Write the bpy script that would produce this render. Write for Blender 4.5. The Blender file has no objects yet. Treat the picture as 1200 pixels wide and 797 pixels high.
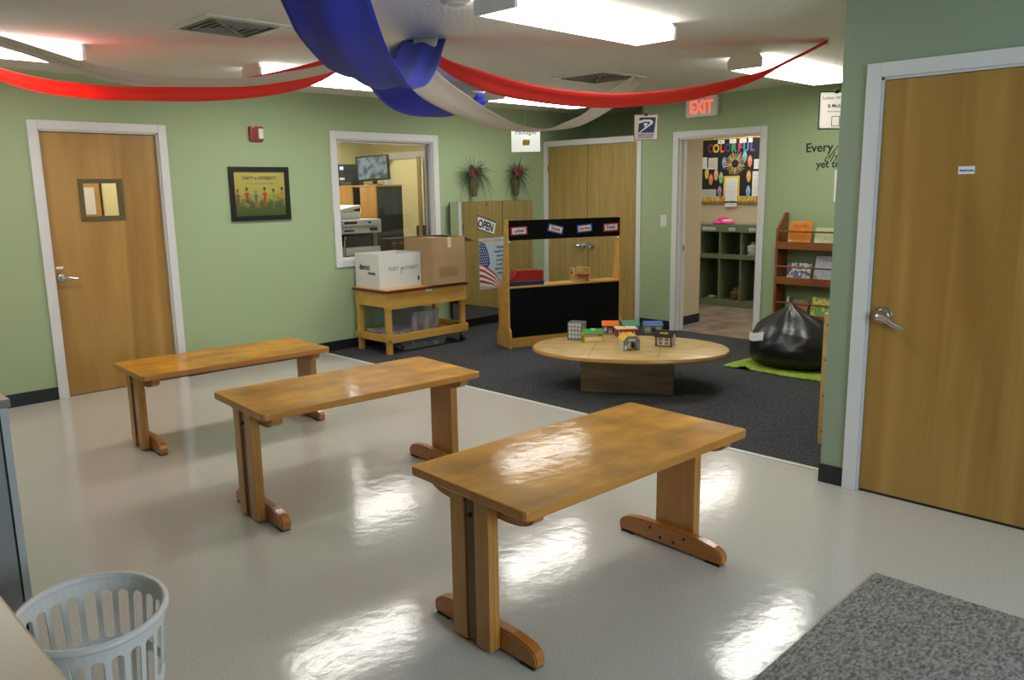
import bpy, bmesh, math, random
from mathutils import Vector, Matrix
random.seed(7)
PI = math.pi
S = bpy.context.scene
COL = S.collection

# ------------------------------------------------------------------ camera
yaw, pitch, roll, camh = math.radians(45), -0.18492, -0.01579, 1.5504
F = Vector((math.cos(yaw)*math.cos(pitch), math.sin(yaw)*math.cos(pitch), math.sin(pitch)))
R0 = Vector((math.sin(yaw), -math.cos(yaw), 0)); U0 = R0.cross(F)
R1 = R0*math.cos(roll) + U0*math.sin(roll); U1 = -R0*math.sin(roll) + U0*math.cos(roll)
cd = bpy.data.cameras.new('camera'); cam = bpy.data.objects.new('camera', cd); COL.objects.link(cam)
cam.matrix_world = Matrix(((R1.x, U1.x, -F.x, 0), (R1.y, U1.y, -F.y, 0), (R1.z, U1.z, -F.z, camh), (0, 0, 0, 1)))
cd.sensor_width = 36; cd.lens = 36*948.24/1200; cd.clip_start = 0.03
S.camera = cam

# ------------------------------------------------------------------ view, world, daylight
S.view_settings.view_transform = 'Standard'; S.view_settings.look = 'None'
S.view_settings.gamma = 1; S.view_settings.use_curve_mapping = False
S.view_settings.exposure = 0.22
LAMP = 18.5          # ceiling fixtures
LAMP_SIDE = 3.0
w = bpy.data.worlds.new('world'); S.world = w; w.use_nodes = True
w.node_tree.nodes['Background'].inputs[0].default_value = (0.55, 0.7, 1, 1)
w.node_tree.nodes['Background'].inputs[1].default_value = 0.6
al = bpy.data.lights.new('daylight', 'AREA'); al.shape = 'RECTANGLE'; al.size = 1.75; al.size_y = 1.15
al.energy = 70; al.color = (0.72, 0.87, 1.0)
alo = bpy.data.objects.new('daylight', al); COL.objects.link(alo)
alo.location = (1.8, -2.05, 1.52); alo.rotation_euler = (math.radians(80), 0, 0)

# ------------------------------------------------------------------ materials
def nt(name):
    m = bpy.data.materials.new(name); m.use_nodes = True
    return m, m.node_tree, m.node_tree.nodes['Principled BSDF']
def C4(c): return (c[0], c[1], c[2], 1)
def mat(name, col, rough=0.6, metal=0.0, coat=0.0, var=0.0, vscale=8, bump=0.0, bscale=200, spec=None, trans=0.0):
    m, t, b = nt(name)
    b.inputs['Base Color'].default_value = C4(col); b.inputs['Roughness'].default_value = rough
    b.inputs['Metallic'].default_value = metal; b.inputs['Coat Weight'].default_value = coat
    b.inputs['Coat Roughness'].default_value = 0.15
    if spec is not None: b.inputs['Specular IOR Level'].default_value = spec
    tc = t.nodes.new('ShaderNodeTexCoord')
    if var:
        n = t.nodes.new('ShaderNodeTexNoise'); n.inputs['Scale'].default_value = vscale; n.inputs['Detail'].default_value = 5
        r = t.nodes.new('ShaderNodeValToRGB')
        r.color_ramp.elements[0].position = 0.3; r.color_ramp.elements[1].position = 0.7
        r.color_ramp.elements[0].color = C4([c*(1-var) for c in col]); r.color_ramp.elements[1].color = C4([min(1, c*(1+var)) for c in col])
        t.links.new(tc.outputs['Object'], n.inputs['Vector']); t.links.new(n.outputs['Fac'], r.inputs[0]); t.links.new(r.outputs[0], b.inputs['Base Color'])
    if bump:
        n = t.nodes.new('ShaderNodeTexNoise'); n.inputs['Scale'].default_value = bscale; n.inputs['Detail'].default_value = 3
        bp = t.nodes.new('ShaderNodeBump'); bp.inputs['Strength'].default_value = bump; bp.inputs['Distance'].default_value = 0.01
        t.links.new(tc.outputs['Object'], n.inputs['Vector']); t.links.new(n.outputs['Fac'], bp.inputs['Height']); t.links.new(bp.outputs[0], b.inputs['Normal'])
    return m
def wood(name, c1, c2, stretch=(1, 12, 12), scale=2.0, rough=0.4, coat=0.3, ring=0.0, coatr=0.15, planks=None, cloud=0.0, wave=0.0):
    """long grain along the axis whose stretch is smallest"""
    m, t, b = nt(name); L = t.links.new
    tc = t.nodes.new('ShaderNodeTexCoord'); mp = t.nodes.new('ShaderNodeMapping'); mp.inputs['Scale'].default_value = stretch
    L(tc.outputs['Object'], mp.inputs['Vector'])
    n = t.nodes.new('ShaderNodeTexNoise'); n.inputs['Scale'].default_value = scale; n.inputs['Detail'].default_value = 6; n.inputs['Distortion'].default_value = 0.6+ring
    L(mp.outputs[0], n.inputs['Vector'])
    r = t.nodes.new('ShaderNodeValToRGB'); r.color_ramp.elements[0].position = 0.32; r.color_ramp.elements[1].position = 0.68
    r.color_ramp.elements[0].color = C4(c1); r.color_ramp.elements[1].color = C4(c2); L(n.outputs['Fac'], r.inputs[0])
    out = r.outputs[0]
    if cloud:
        n2 = t.nodes.new('ShaderNodeTexNoise'); n2.inputs['Scale'].default_value = 5; n2.inputs['Detail'].default_value = 4
        L(tc.outputs['Object'], n2.inputs['Vector'])
        r2 = t.nodes.new('ShaderNodeValToRGB'); r2.color_ramp.elements[0].position = 0.35; r2.color_ramp.elements[1].position = 0.65
        r2.color_ramp.elements[0].color = (1-cloud, 1-cloud, 1-cloud*1.2, 1); r2.color_ramp.elements[1].color = (1, 1, 1, 1)
        L(n2.outputs['Fac'], r2.inputs[0])
        mx = t.nodes.new('ShaderNodeMix'); mx.data_type = 'RGBA'; mx.blend_type = 'MULTIPLY'; mx.inputs['Factor'].default_value = 1
        L(out, mx.inputs['A']); L(r2.outputs[0], mx.inputs['B']); out = mx.outputs['Result']
    L(out, b.inputs['Base Color'])
    b.inputs['Roughness'].default_value = rough; b.inputs['Coat Weight'].default_value = coat; b.inputs['Coat Roughness'].default_value = coatr
    bp = t.nodes.new('ShaderNodeBump'); bp.inputs['Strength'].default_value = 0.08; bp.inputs['Distance'].default_value = 0.005
    L(n.outputs['Fac'], bp.inputs['Height']); L(bp.outputs[0], b.inputs['Normal'])
    if wave:
        n3 = t.nodes.new('ShaderNodeTexNoise'); n3.inputs['Scale'].default_value = 16; n3.inputs['Detail'].default_value = 4; L(tc.outputs['Object'], n3.inputs['Vector'])
        b3 = t.nodes.new('ShaderNodeBump'); b3.inputs['Strength'].default_value = wave; b3.inputs['Distance'].default_value = 0.004
        L(n3.outputs['Fac'], b3.inputs['Height']); L(b3.outputs[0], b.inputs['Coat Normal'])
    return m
def emit(name, col, s):
    m, t, b = nt(name); b.inputs['Base Color'].default_value = C4(col)
    b.inputs['Emission Color'].default_value = C4(col); b.inputs['Emission Strength'].default_value = s
    return m

M = {}
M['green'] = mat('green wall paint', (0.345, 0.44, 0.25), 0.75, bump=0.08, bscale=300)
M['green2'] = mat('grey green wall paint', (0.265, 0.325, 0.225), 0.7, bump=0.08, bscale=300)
M['beige'] = mat('beige wall paint', (0.60, 0.51, 0.36), 0.7, bump=0.05)
M['yellowish'] = mat('office wall paint', (0.62, 0.55, 0.27), 0.7, bump=0.05)
M['trim'] = mat('white trim paint', (0.68, 0.68, 0.68), 0.35)
M['black_base'] = mat('black vinyl base', (0.012, 0.013, 0.018), 0.35)
M['white'] = mat('white', (0.75, 0.75, 0.74), 0.5)
M['paper'] = mat('paper', (0.8, 0.8, 0.8), 0.7)
M['offwhite'] = mat('off white plastic', (0.66, 0.65, 0.60), 0.4)
M['dark'] = mat('dark recess', (0.02, 0.02, 0.02), 0.8)
M['black'] = mat('black plastic', (0.01, 0.01, 0.011), 0.4)
M['chrome'] = mat('satin chrome', (0.62, 0.61, 0.6), 0.25, metal=1)
M['hinge'] = mat('brass hinge', (0.25, 0.2, 0.12), 0.4, metal=1)
# ceiling: sprayed texture
def m_ceiling():
    m, t, b = nt('textured ceiling'); L = t.links.new
    b.inputs['Base Color'].default_value = (0.80, 0.78, 0.745, 1); b.inputs['Roughness'].default_value = 0.9
    tc = t.nodes.new('ShaderNodeTexCoord'); n = t.nodes.new('ShaderNodeTexNoise'); n.inputs['Scale'].default_value = 45; n.inputs['Detail'].default_value = 6
    bp = t.nodes.new('ShaderNodeBump'); bp.inputs['Strength'].default_value = 0.35; bp.inputs['Distance'].default_value = 0.012
    L(tc.outputs['Object'], n.inputs['Vector']); L(n.outputs['Fac'], bp.inputs['Height']); L(bp.outputs[0], b.inputs['Normal'])
    return m
M['ceiling'] = m_ceiling()
def m_vinyl():
    m, t, b = nt('speckled vinyl floor'); L = t.links.new
    tc = t.nodes.new('ShaderNodeTexCoord')
    n = t.nodes.new('ShaderNodeTexNoise'); n.inputs['Scale'].default_value = 160; n.inputs['Detail'].default_value = 3
    r = t.nodes.new('ShaderNodeValToRGB'); r.color_ramp.elements[0].position = 0.36; r.color_ramp.elements[1].position = 0.62
    r.color_ramp.elements[0].color = (0.45, 0.425, 0.38, 1); r.color_ramp.elements[1].color = (0.58, 0.555, 0.50, 1)
    L(tc.outputs['Object'], n.inputs['Vector']); L(n.outputs['Fac'], r.inputs[0]); L(r.outputs[0], b.inputs['Base Color'])
    n2 = t.nodes.new('ShaderNodeTexNoise'); n2.inputs['Scale'].default_value = 11; n2.inputs['Detail'].default_value = 5; n2.inputs['Roughness'].default_value = 0.55
    bp = t.nodes.new('ShaderNodeBump'); bp.inputs['Strength'].default_value = 0.30; bp.inputs['Distance'].default_value = 0.004
    L(tc.outputs['Object'], n2.inputs['Vector']); L(n2.outputs['Fac'], bp.inputs['Height']); L(bp.outputs[0], b.inputs['Normal'])
    b.inputs['Roughness'].default_value = 0.12; b.inputs['Specular IOR Level'].default_value = 0.42
    return m
M['vinyl'] = m_vinyl()
def m_speck(name, c1, c2, scale, rough=0.95, bump=0.5, stretch=(1, 1, 1)):
    m, t, b = nt(name); L = t.links.new
    tc = t.nodes.new('ShaderNodeTexCoord'); mp = t.nodes.new('ShaderNodeMapping'); mp.inputs['Scale'].default_value = stretch
    n = t.nodes.new('ShaderNodeTexNoise'); n.inputs['Scale'].default_value = scale; n.inputs['Detail'].default_value = 4
    r = t.nodes.new('ShaderNodeValToRGB'); r.color_ramp.elements[0].position = 0.35; r.color_ramp.elements[1].position = 0.65
    r.color_ramp.elements[0].color = C4(c1); r.color_ramp.elements[1].color = C4(c2)
    L(tc.outputs['Object'], mp.inputs[0]); L(mp.outputs[0], n.inputs['Vector']); L(n.outputs['Fac'], r.inputs[0]); L(r.outputs[0], b.inputs['Base Color'])
    bp = t.nodes.new('ShaderNodeBump'); bp.inputs['Strength'].default_value = bump; bp.inputs['Distance'].default_value = 0.01
    L(n.outputs['Fac'], bp.inputs['Height']); L(bp.outputs[0], b.inputs['Normal']); b.inputs['Roughness'].default_value = rough
    b.inputs['Specular IOR Level'].default_value = 0.2
    return m
M['carpet'] = m_speck('charcoal carpet', (0.028, 0.029, 0.033), (0.072, 0.073, 0.078), 60)
M['matgrey'] = m_speck('grey mat pile', (0.115, 0.11, 0.095), (0.33, 0.32, 0.29), 55, stretch=(1, 1.8, 1))
M['lime'] = m_speck('lime shag', (0.16, 0.26, 0.02), (0.36, 0.50, 0.07), 60, bump=1.0)
M['halltile'] = m_speck('tan marbled vinyl', (0.19, 0.13, 0.085), (0.40, 0.32, 0.24), 4, rough=0.3, bump=0.02)
M['door'] = wood('maple door veneer', (0.30, 0.15, 0.028), (0.44, 0.25, 0.06), (3.4, 3.4, 0.22), 1.3, 0.42, 0.15, ring=1.2)
M['door_oak'] = wood('oak door veneer', (0.30, 0.205, 0.055), (0.43, 0.30, 0.10), (10, 10, 0.5), 2.2, 0.45, 0.1, ring=1.2)
M['table'] = wood('varnished maple top', (0.53, 0.225, 0.010), (0.72, 0.34, 0.022), (1.0, 5, 5), 2.0, 0.48, 0.34, cloud=0.40, coatr=0.09, wave=.22); M['table'].node_tree.nodes['Principled BSDF'].inputs['Specular IOR Level'].default_value = .15
M['tedge'] = wood('table edge wood', (0.42, 0.16, 0.022), (0.52, 0.225, 0.038), (1.0, 9, 9), 3.0, 0.35, 0.4)
M['tleg'] = wood('table leg wood', (0.40, 0.16, 0.025), (0.52, 0.235, 0.045), (8, 8, 0.8), 2.5, 0.35, 0.4)
M['tfoot'] = wood('table foot wood', (0.36, 0.12, 0.02), (0.46, 0.17, 0.03), (8, 0.8, 8), 2.5, 0.3, 0.5)
M['tgroove'] = wood('darker centre board', (0.10, 0.035, 0.012), (0.17, 0.065, 0.02), (8, 8, 0.8), 3.0, 0.45, 0.2)
M['birch'] = wood('pale birch', (0.52, 0.33, 0.11), (0.64, 0.44, 0.17), (2, 2, 8), 2.0, 0.35, 0.4)
M['honey'] = wood('honey wood', (0.48, 0.25, 0.045), (0.60, 0.34, 0.075), (1, 6, 6), 2.0, 0.4, 0.3)
M['cherry'] = wood('cherry shelf wood', (0.20, 0.055, 0.018), (0.29, 0.09, 0.028), (6, 1, 6), 2.0, 0.35, 0.3)
M['slate'] = mat('slate laminate', (0.035, 0.042, 0.055), 0.4)

# ------------------------------------------------------------------ mesh builder
class MB:
    def __init__(s): s.bm = bmesh.new(); s.T = Matrix.Identity(4)
    def _xf(s, verts, mtx=None):
        if mtx is not None: bmesh.ops.transform(s.bm, matrix=mtx, verts=verts)
        bmesh.ops.transform(s.bm, matrix=s.T, verts=verts)
    def _mi(s, faces, mi, smooth=False):
        for f in faces: f.material_index = mi; f.smooth = smooth
    def box(s, x0, x1, y0, y1, z0, z1, mi=0, bev=0.0, mtx=None, seg=2, edges=None):
        g = bmesh.ops.create_cube(s.bm, size=1.0); vs = g['verts']
        for v in vs: v.co = Vector(((x0+x1)/2+v.co.x*(x1-x0), (y0+y1)/2+v.co.y*(y1-y0), (z0+z1)/2+v.co.z*(z1-z0)))
        fs = list({f for v in vs for f in v.link_faces})
        if bev > 0:
            es = list({e for v in vs for e in v.link_edges})
            if edges == 'z': es = [e for e in es if abs(e.verts[0].co.z-e.verts[1].co.z) > 1e-6]
            r = bmesh.ops.bevel(s.bm, geom=es, offset=bev, segments=seg, profile=0.6, affect='EDGES')
            vs = list({v for f in r['faces'] for v in f.verts} | {v for v in vs if v.is_valid}); fs = list({f for v in vs for f in v.link_faces})
        s._mi(fs, mi, bev > .012); s._xf(vs, mtx); return s
    def cyl(s, p0, p1, r, r2=None, seg=16, mi=0, caps=True):
        p0, p1 = Vector(p0), Vector(p1); d = p1-p0; r2 = r if r2 is None else r2
        g = bmesh.ops.create_cone(s.bm, cap_ends=caps, segments=seg, radius1=r, radius2=r2, depth=d.length)
        q = d.to_track_quat('Z', 'Y').to_matrix().to_4x4(); q.translation = (p0+p1)/2
        fs = list({f for v in g['verts'] for f in v.link_faces})
        for f in fs: f.material_index = mi; f.smooth = len(f.verts) == 4
        s._xf(g['verts'], q); return s
    def sph(s, c, r, sc=(1, 1, 1), seg=14, mi=0, mtx=None):
        g = bmesh.ops.create_uvsphere(s.bm, u_segments=seg, v_segments=max(6, seg*2//3), radius=r)
        for v in g['verts']: v.co = Vector((v.co.x*sc[0], v.co.y*sc[1], v.co.z*sc[2]))
        if mtx is not None: bmesh.ops.transform(s.bm, matrix=mtx, verts=g['verts'])
        for v in g['verts']: v.co += Vector(c)
        s._mi({f for v in g['verts'] for f in v.link_faces}, mi, True); s._xf(g['verts']); return s
    def prism(s, pts, axis, a0, a1, mi=0, smooth=False, mtx=None):
        """pts 2D polygon; axis 'x': (y,z) 'y': (x,z) 'z': (x,y)"""
        def P(p, a): return {'x': (a, p[0], p[1]), 'y': (p[0], a, p[1]), 'z': (p[0], p[1], a)}[axis]
        A = [s.bm.verts.new(P(p, a0)) for p in pts]; B = [s.bm.verts.new(P(p, a1)) for p in pts]
        fs = [s.bm.faces.new(A), s.bm.faces.new(B[::-1])]
        n = len(pts)
        for i in range(n): fs.append(s.bm.faces.new((A[i], B[i], B[(i+1) % n], A[(i+1) % n])))
        bmesh.ops.recalc_face_normals(s.bm, faces=fs); s._mi(fs, mi, smooth)
        s._xf(A+B, mtx); return s
    def ring(s, outer, inner, axis, a0, a1, mi=0):
        def P(p, a): return {'x': (a, p[0], p[1]), 'y': (p[0], a, p[1]), 'z': (p[0], p[1], a)}[axis]
        V = [[s.bm.verts.new(P(p, a)) for p in L] for L in (outer, inner) for a in (a0, a1)]
        n = len(outer); fs = []
        for i in range(n):
            j = (i+1) % n
            for a, b in ((V[0], V[1]), (V[1], V[3]), (V[3], V[2]), (V[2], V[0])):
                fs.append(s.bm.faces.new((a[i], a[j], b[j], b[i])))
        bmesh.ops.recalc_face_normals(s.bm, faces=fs); s._mi(fs, mi); s._xf([v for L in V for v in L]); return s
    def lathe(s, prof, seg=24, mi=0, c=(0, 0, 0), mtx=None):
        rows = [[s.bm.verts.new((c[0]+r*math.cos(2*PI*i/seg), c[1]+r*math.sin(2*PI*i/seg), c[2]+z)) for i in range(seg)] for r, z in prof]
        fs = []
        for a, b in zip(rows, rows[1:]):
            for i in range(seg): fs.append(s.bm.faces.new((a[i], a[(i+1) % seg], b[(i+1) % seg], b[i])))
        for rw, fl in ((rows[0], 1), (rows[-1], 0)):
            fs.append(s.bm.faces.new(rw[::-1] if fl else rw))
        s._mi(fs, mi, True); s._xf([v for r in rows for v in r], mtx); return s
    def tube(s, pts, r, seg=8, mi=0, rs=None):
        pts = [Vector(p) for p in pts]; rows = []; up = Vector((0.13, 0.21, 0.97)).normalized()
        for i, p in enumerate(pts):
            d = (pts[min(i+1, len(pts)-1)]-pts[max(i-1, 0)]).normalized()
            a = d.cross(up); 
            if a.length < 1e-4: a = d.cross(Vector((1, 0, 0)))
            a.normalize(); b = d.cross(a); rr = rs[i] if rs else r
            rows.append([s.bm.verts.new(p+(a*math.cos(2*PI*k/seg)+b*math.sin(2*PI*k/seg))*rr) for k in range(seg)])
        fs = []
        for A, B in zip(rows, rows[1:]):
            for k in range(seg): fs.append(s.bm.faces.new((A[k], A[(k+1) % seg], B[(k+1) % seg], B[k])))
        fs.append(s.bm.faces.new(rows[0][::-1])); fs.append(s.bm.faces.new(rows[-1]))
        s._mi(fs, mi, True); s._xf([v for r_ in rows for v in r_]); return s
    def quad(s, pts, mi=0):
        vs = [s.bm.verts.new(p) for p in pts]; f = s.bm.faces.new(vs); f.material_index = mi; s._xf(vs); return s
    def build(s, name, mats, parent=None, angle=35, recalc=False):
        if recalc: bmesh.ops.recalc_face_normals(s.bm, faces=s.bm.faces)
        me = bpy.data.meshes.new(name); s.bm.to_mesh(me); s.bm.free()
        for m in (mats if isinstance(mats, (list, tuple)) else [mats]): me.materials.append(M[m] if isinstance(m, str) else m)
        if any(p.use_smooth for p in me.polygons): me.set_sharp_from_angle(angle=math.radians(angle))
        o = bpy.data.objects.new(name, me); COL.objects.link(o)
        if parent is not None: o.parent = parent
        return o
def tag(o, label, cat, group=None, kind=None):
    o['label'] = label; o['category'] = cat
    if group: o['group'] = group
    if kind: o['kind'] = kind
    return o
def thing(name, label, cat, loc=(0, 0, 0), rz=0, group=None):
    o = bpy.data.objects.new(name, None); COL.objects.link(o); o.location = loc; o.rotation_euler = (0, 0, rz)
    o.empty_display_size = 0.1
    return tag(o, label, cat, group)
def struct(o): o['kind'] = 'structure'; return o
def B(name, mats, parent, *boxes):
    m = MB()
    for b in boxes:
        m.box(*b[:6], mi=b[6] if len(b) > 6 else 0, bev=b[7] if len(b) > 7 else 0)
    return m.build(name, mats, parent)
def rect(cx, cy, w_, h_): return [(cx-w_/2, cy-h_/2), (cx+w_/2, cy-h_/2), (cx+w_/2, cy+h_/2), (cx-w_/2, cy+h_/2)]
def text(name, s, size, origin, xd, yd, m, parent, depth=0.0012, shear=0, bold=0.0, align='LEFT', sx=1.0, spacing=1.0):
    cu = bpy.data.curves.new(name, 'FONT'); cu.body = s; cu.size = size; cu.extrude = depth/2; cu.shear = shear; cu.offset = bold
    cu.align_x = align; cu.resolution_u = 3; cu.space_character = spacing
    t = bpy.data.objects.new(name, cu); COL.objects.link(t)
    bpy.context.view_layer.update()
    me = bpy.data.meshes.new_from_object(t.evaluated_get(bpy.context.evaluated_depsgraph_get()))
    bpy.data.objects.remove(t); bpy.data.curves.remove(cu)
    xd = Vector(xd).normalized(); yd = Vector(yd).normalized(); zd = xd.cross(yd); o = Vector(origin)
    mt = Matrix(((xd.x*sx, yd.x, zd.x, o.x), (xd.y*sx, yd.y, zd.y, o.y), (xd.z*sx, yd.z, zd.z, o.z), (0, 0, 0, 1)))
    me.transform(mt); me.materials.clear(); me.materials.append(M[m] if isinstance(m, str) else m)
    ob = bpy.data.objects.new(name, me); COL.objects.link(ob)
    if parent is not None: ob.parent = parent
    return ob

H = 2.45
YW = 6.79; XR = 4.03; XE = 7.395
# ------------------------------------------------------------------ structure
def wall_y(name, x0, x1, y0, y1, m, holes=(), z1=H):
    b = MB(); x = x0
    for (a, c, zb, zt) in sorted(holes):
        b.box(x, a, y0, y1, 0, z1); 
        if zb > 0: b.box(a, c, y0, y1, 0, zb)
        b.box(a, c, y0, y1, zt, z1); x = c
    b.box(x, x1, y0, y1, 0, z1)
    return struct(b.build(name, m))
def wall_x(name, x0, x1, y0, y1, m, holes=(), z1=H):
    b = MB(); y = y0
    for (a, c, zb, zt) in sorted(holes):
        b.box(x0, x1, y, a, 0, z1)
        if zb > 0: b.box(x0, x1, a, c, 0, zb)
        b.box(x0, x1, a, c, zt, z1); y = c
    b.box(x0, x1, y, y1, 0, z1)
    return struct(b.build(name, m))
XC = 4.185   # carpet edge
struct(B('floor', 'vinyl', None, (-1.6, XC, -1.9, YW+0.12, -0.1, 0)))
struct(B('floor_carpet', 'carpet', None, (XC+0.012, 8.35, 1.0, YW+0.12, -0.1, 0.004)))
struct(B('floor_hall', 'halltile', None, (XE+0.03, 9.9, 1.0, 6.7, -0.08, 0.006)))
struct(B('floor_office', 'carpet', None, (2.6, 7.4, YW+0.12, 10.1, -0.1, 0.0)))
struct(B('trim_1', mat('pale transition strip', (0.62, 0.62, 0.58), 0.35), None, (XC-0.014, XC+0.018, 1.74, YW, -0.01, 0.007, 0, 0.003)))
struct(B('ceiling', 'ceiling', None, (-1.75, 9.95, -2.05, 10.15, H, H+0.12)))
DL = (1.885, 2.765, 0, 2.035)      # door 1
WN = (4.45, 5.64, 0.89, 2.045)     # office window
wall_y('wall_left', -1.6, 8.23, YW, YW+0.12, 'green', [DL, WN])
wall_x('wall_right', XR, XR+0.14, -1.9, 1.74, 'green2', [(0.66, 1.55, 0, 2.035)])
wall_x('wall_end', XE, XE+0.12, 1.74, 5.35, 'green', [(3.95, 4.88, 0, 2.04)])
wall_y('wall_alcove', XR+0.14, XE+0.12, 1.62, 1.74, 'green')
wall_x('wall_closet', 8.23, 8.35, 5.2, YW+0.12, 'green')
struct(B('wall_closet_side', 'beige', None, (XE+.12, 8.05, 5.0, 5.35, 0, H), (8.05, 8.35, 5.2, 5.35, 0, H)))
wall_x('wall_behind_left', -1.72, -1.6, -2.02, YW+0.12, 'green')
wall_y('wall_back', -1.6, XR+0.14, -2.02, -1.9, 'green', [(0.9, 2.7, 0.9, 2.1)])
wall_x('wall_hall', 9.68, 9.8, 2.4, 6.7, 'beige')
wall_y('wall_hall_right', XE+0.12, 9.8, 2.3, 2.42, 'beige')
wall_y('wall_hall_left', 8.35, 9.8, 6.6, 6.72, 'beige')
wall_x('wall_office', 7.12, 7.24, YW+0.12, 10.0, 'yellowish', [(8.76, 9.56, 0, 1.98)])
wall_y('wall_office_back', 2.7, 8.6, 9.95, 10.07, 'yellowish')
wall_x('wall_office_left', 2.68, 2.8, YW+0.12, 10.0, 'yellowish')
wall_x('wall_passage', 8.4, 8.5, YW+0.12, 10.0, 'yellowish')
# inner beige skin of the hall side of the end wall
struct(B('wall_hall_front', 'beige', None, (XE+0.12, XE+0.125, 2.42, 3.95, 0, H), (XE+0.12, XE+0.125, 3.95, 4.88, 2.04, H)))
struct(B('wall_office_skin', 'yellowish', None, (2.8, 4.45, YW+0.12, YW+0.125, 0, H), (5.64, 7.12, YW+0.12, YW+0.125, 0, H), (4.45, 5.64, YW+0.12, YW+0.125, 0, .89), (4.45, 5.64, YW+0.12, YW+0.125, 2.045, H)))
# baseboards
bb = 'black_base'
struct(B('baseboard_left', bb, None, (-1.6, 1.82, YW-0.006, YW, 0, 0.1, 0, .002), (2.83, 8.0, YW-0.006, YW, 0, 0.1, 0, .002)))
struct(B('baseboard_right', bb, None, (XR-0.006, XR, 1.612, 1.746, 0, 0.1, 0, .002), (XR, XR+.14, 1.74, 1.746, 0, .1), (XR-0.006, XR, -1.9, 0.6, 0, 0.1)))
struct(B('baseboard_end', bb, None, (XE-0.006, XE, 1.74, 3.88, 0.003, 0.1, 0, .002), (XE-0.006, XE, 4.95, 5.35, 0.003, 0.1)))
struct(B('baseboard_hall', bb, None, (7.52, 8.05, 4.99, 5.0, 0.003, 0.105), (8.05, 8.056, 4.99, 5.2, 0.003, .105)))
struct(B('baseboard_alcove', bb, None, (XR+.14, XE, 1.74, 1.746, 0.003, 0.1)))
# bright threshold tape in the hall
struct(B('trim_2', mat('blue white tape', (0.35, 0.38, 0.75), 0.4), None, (7.54, 8.06, 4.955, 4.985, 0.006, 0.0075)))

def casing_y(x0, x1, z0, z1, y, t=0.066, full=False, d=0.018):
    m = MB()
    m.box(x0-t, x0, y-d, y, z0-(t if full else 0), z1+t, bev=0.004); m.box(x1, x1+t, y-d, y, z0-(t if full else 0), z1+t, bev=0.004)
    m.box(x0, x1, y-d, y, z1, z1+t, bev=0.004)
    if full: m.box(x0, x1, y-d, y, z0-t, z0, bev=0.004)
    return m
def casing_x(y0, y1, z0, z1, x, t=0.066, d=0.018):
    m = MB()
    m.box(x-d, x, y0-t, y0, z0, z1+t, bev=0.004); m.box(x-d, x, y1, y1+t, z0, z1+t, bev=0.004)
    m.box(x-d, x, y0, y1, z1, z1+t, bev=0.004); return m
def lever(parent, loc, nrm, along, droop=0.0, L=0.11, k=1.0):
    n = Vector(nrm); a = Vector(along); p = Vector(loc)
    m = MB(); m.cyl(p, p+n*0.012, 0.034*k, 0.031*k, 24); m.cyl(p+n*0.012, p+n*0.024, 0.024*k, 0.02*k, 20)
    m.cyl(p+n*0.02, p+n*0.055, 0.011, 0.011, 14)
    e = a*L + Vector((0, 0, -droop))
    m.tube([p+n*0.05-a*0.008, p+n*0.056+a*0.02, p+n*0.056+e*0.6, p+n*0.05+e], 0.01, 10, rs=[0.013*k, 0.0125*k, 0.01*k, 0.008*k])
    m.cyl(p+n*0.054, p+n*0.061, 0.013, 0.012, 14)
    return m.build('handle', 'chrome', parent)

# door 1 (left) with a small window
d1 = struct(bpy.data.objects.new('door_1', None)); COL.objects.link(d1)
m = casing_y(DL[0], DL[1], 0, DL[3], YW)
m.box(DL[0], DL[0]+0.012, YW, YW+0.12, 0, DL[3]); m.box(DL[1]-0.012, DL[1], YW, YW+0.12, 0, DL[3]); m.box(DL[0], DL[1], YW, YW+0.12, DL[3]-0.012, DL[3])
m.build('door_frame', 'trim', d1)
m = MB(); x0, x1 = DL[0]+0.014, DL[1]-0.014; a, b_, zb, zt = 2.165, 2.43, 1.385, 1.645; y0, y1 = YW+0.03, YW+0.072
m.box(x0, a, y0, y1, 0.006, DL[3]-0.014); m.box(b_, x1, y0, y1, 0.006, DL[3]-0.014); m.box(a, b_, y0, y1, 0.006, zb); m.box(a, b_, y0, y1, zt, DL[3]-0.014)
m.build('door_leaf', 'door', d1)
fr = MB().ring([(a-.03, zb-.03), (b_+.03, zb-.03), (b_+.03, zt+.03), (a-.03, zt+.03)], [(a+.004, zb+.004), (b_-.004, zb+.004), (b_-.004, zt-.004), (a+.004, zt-.004)], 'y', y0-0.012, y0+.03).build('window_frame', mat('bronze frame', (0.11, 0.08, 0.03), 0.5), d1)
def glassmat():
    m, t, b = nt('window glass'); L = t.links.new
    tr = t.nodes.new('ShaderNodeBsdfTransparent'); gl = t.nodes.new('ShaderNodeBsdfGlossy'); gl.inputs['Roughness'].default_value = 0.02
    fr_ = t.nodes.new('ShaderNodeFresnel'); fr_.inputs[0].default_value = 1.45; mx = t.nodes.new('ShaderNodeMixShader')
    L(fr_.outputs[0], mx.inputs[0]); L(tr.outputs[0], mx.inputs[1]); L(gl.outputs[0], mx.inputs[2]); L(mx.outputs[0], t.nodes['Material Output'].inputs[0])
    return m
M['glass'] = glassmat()
B('window_pane', 'glass', d1, (a, b_, y0+.015, y0+.02, zb, zt))
lever(d1, (1.945, y0, 0.935), (0, -1, 0), (1, 0, 0), 0.015, 0.1)
B('door_sticker', 'paper', d1, (1.915, 1.965, y0-.0015, y0, 1.0, 1.018))
B('door_gap_shade', 'dark', d1, (x0, x1, YW+.03, YW+.07, 0, 0.006))  # dark strip painted in for the shade of the gap below the leaf
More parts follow.
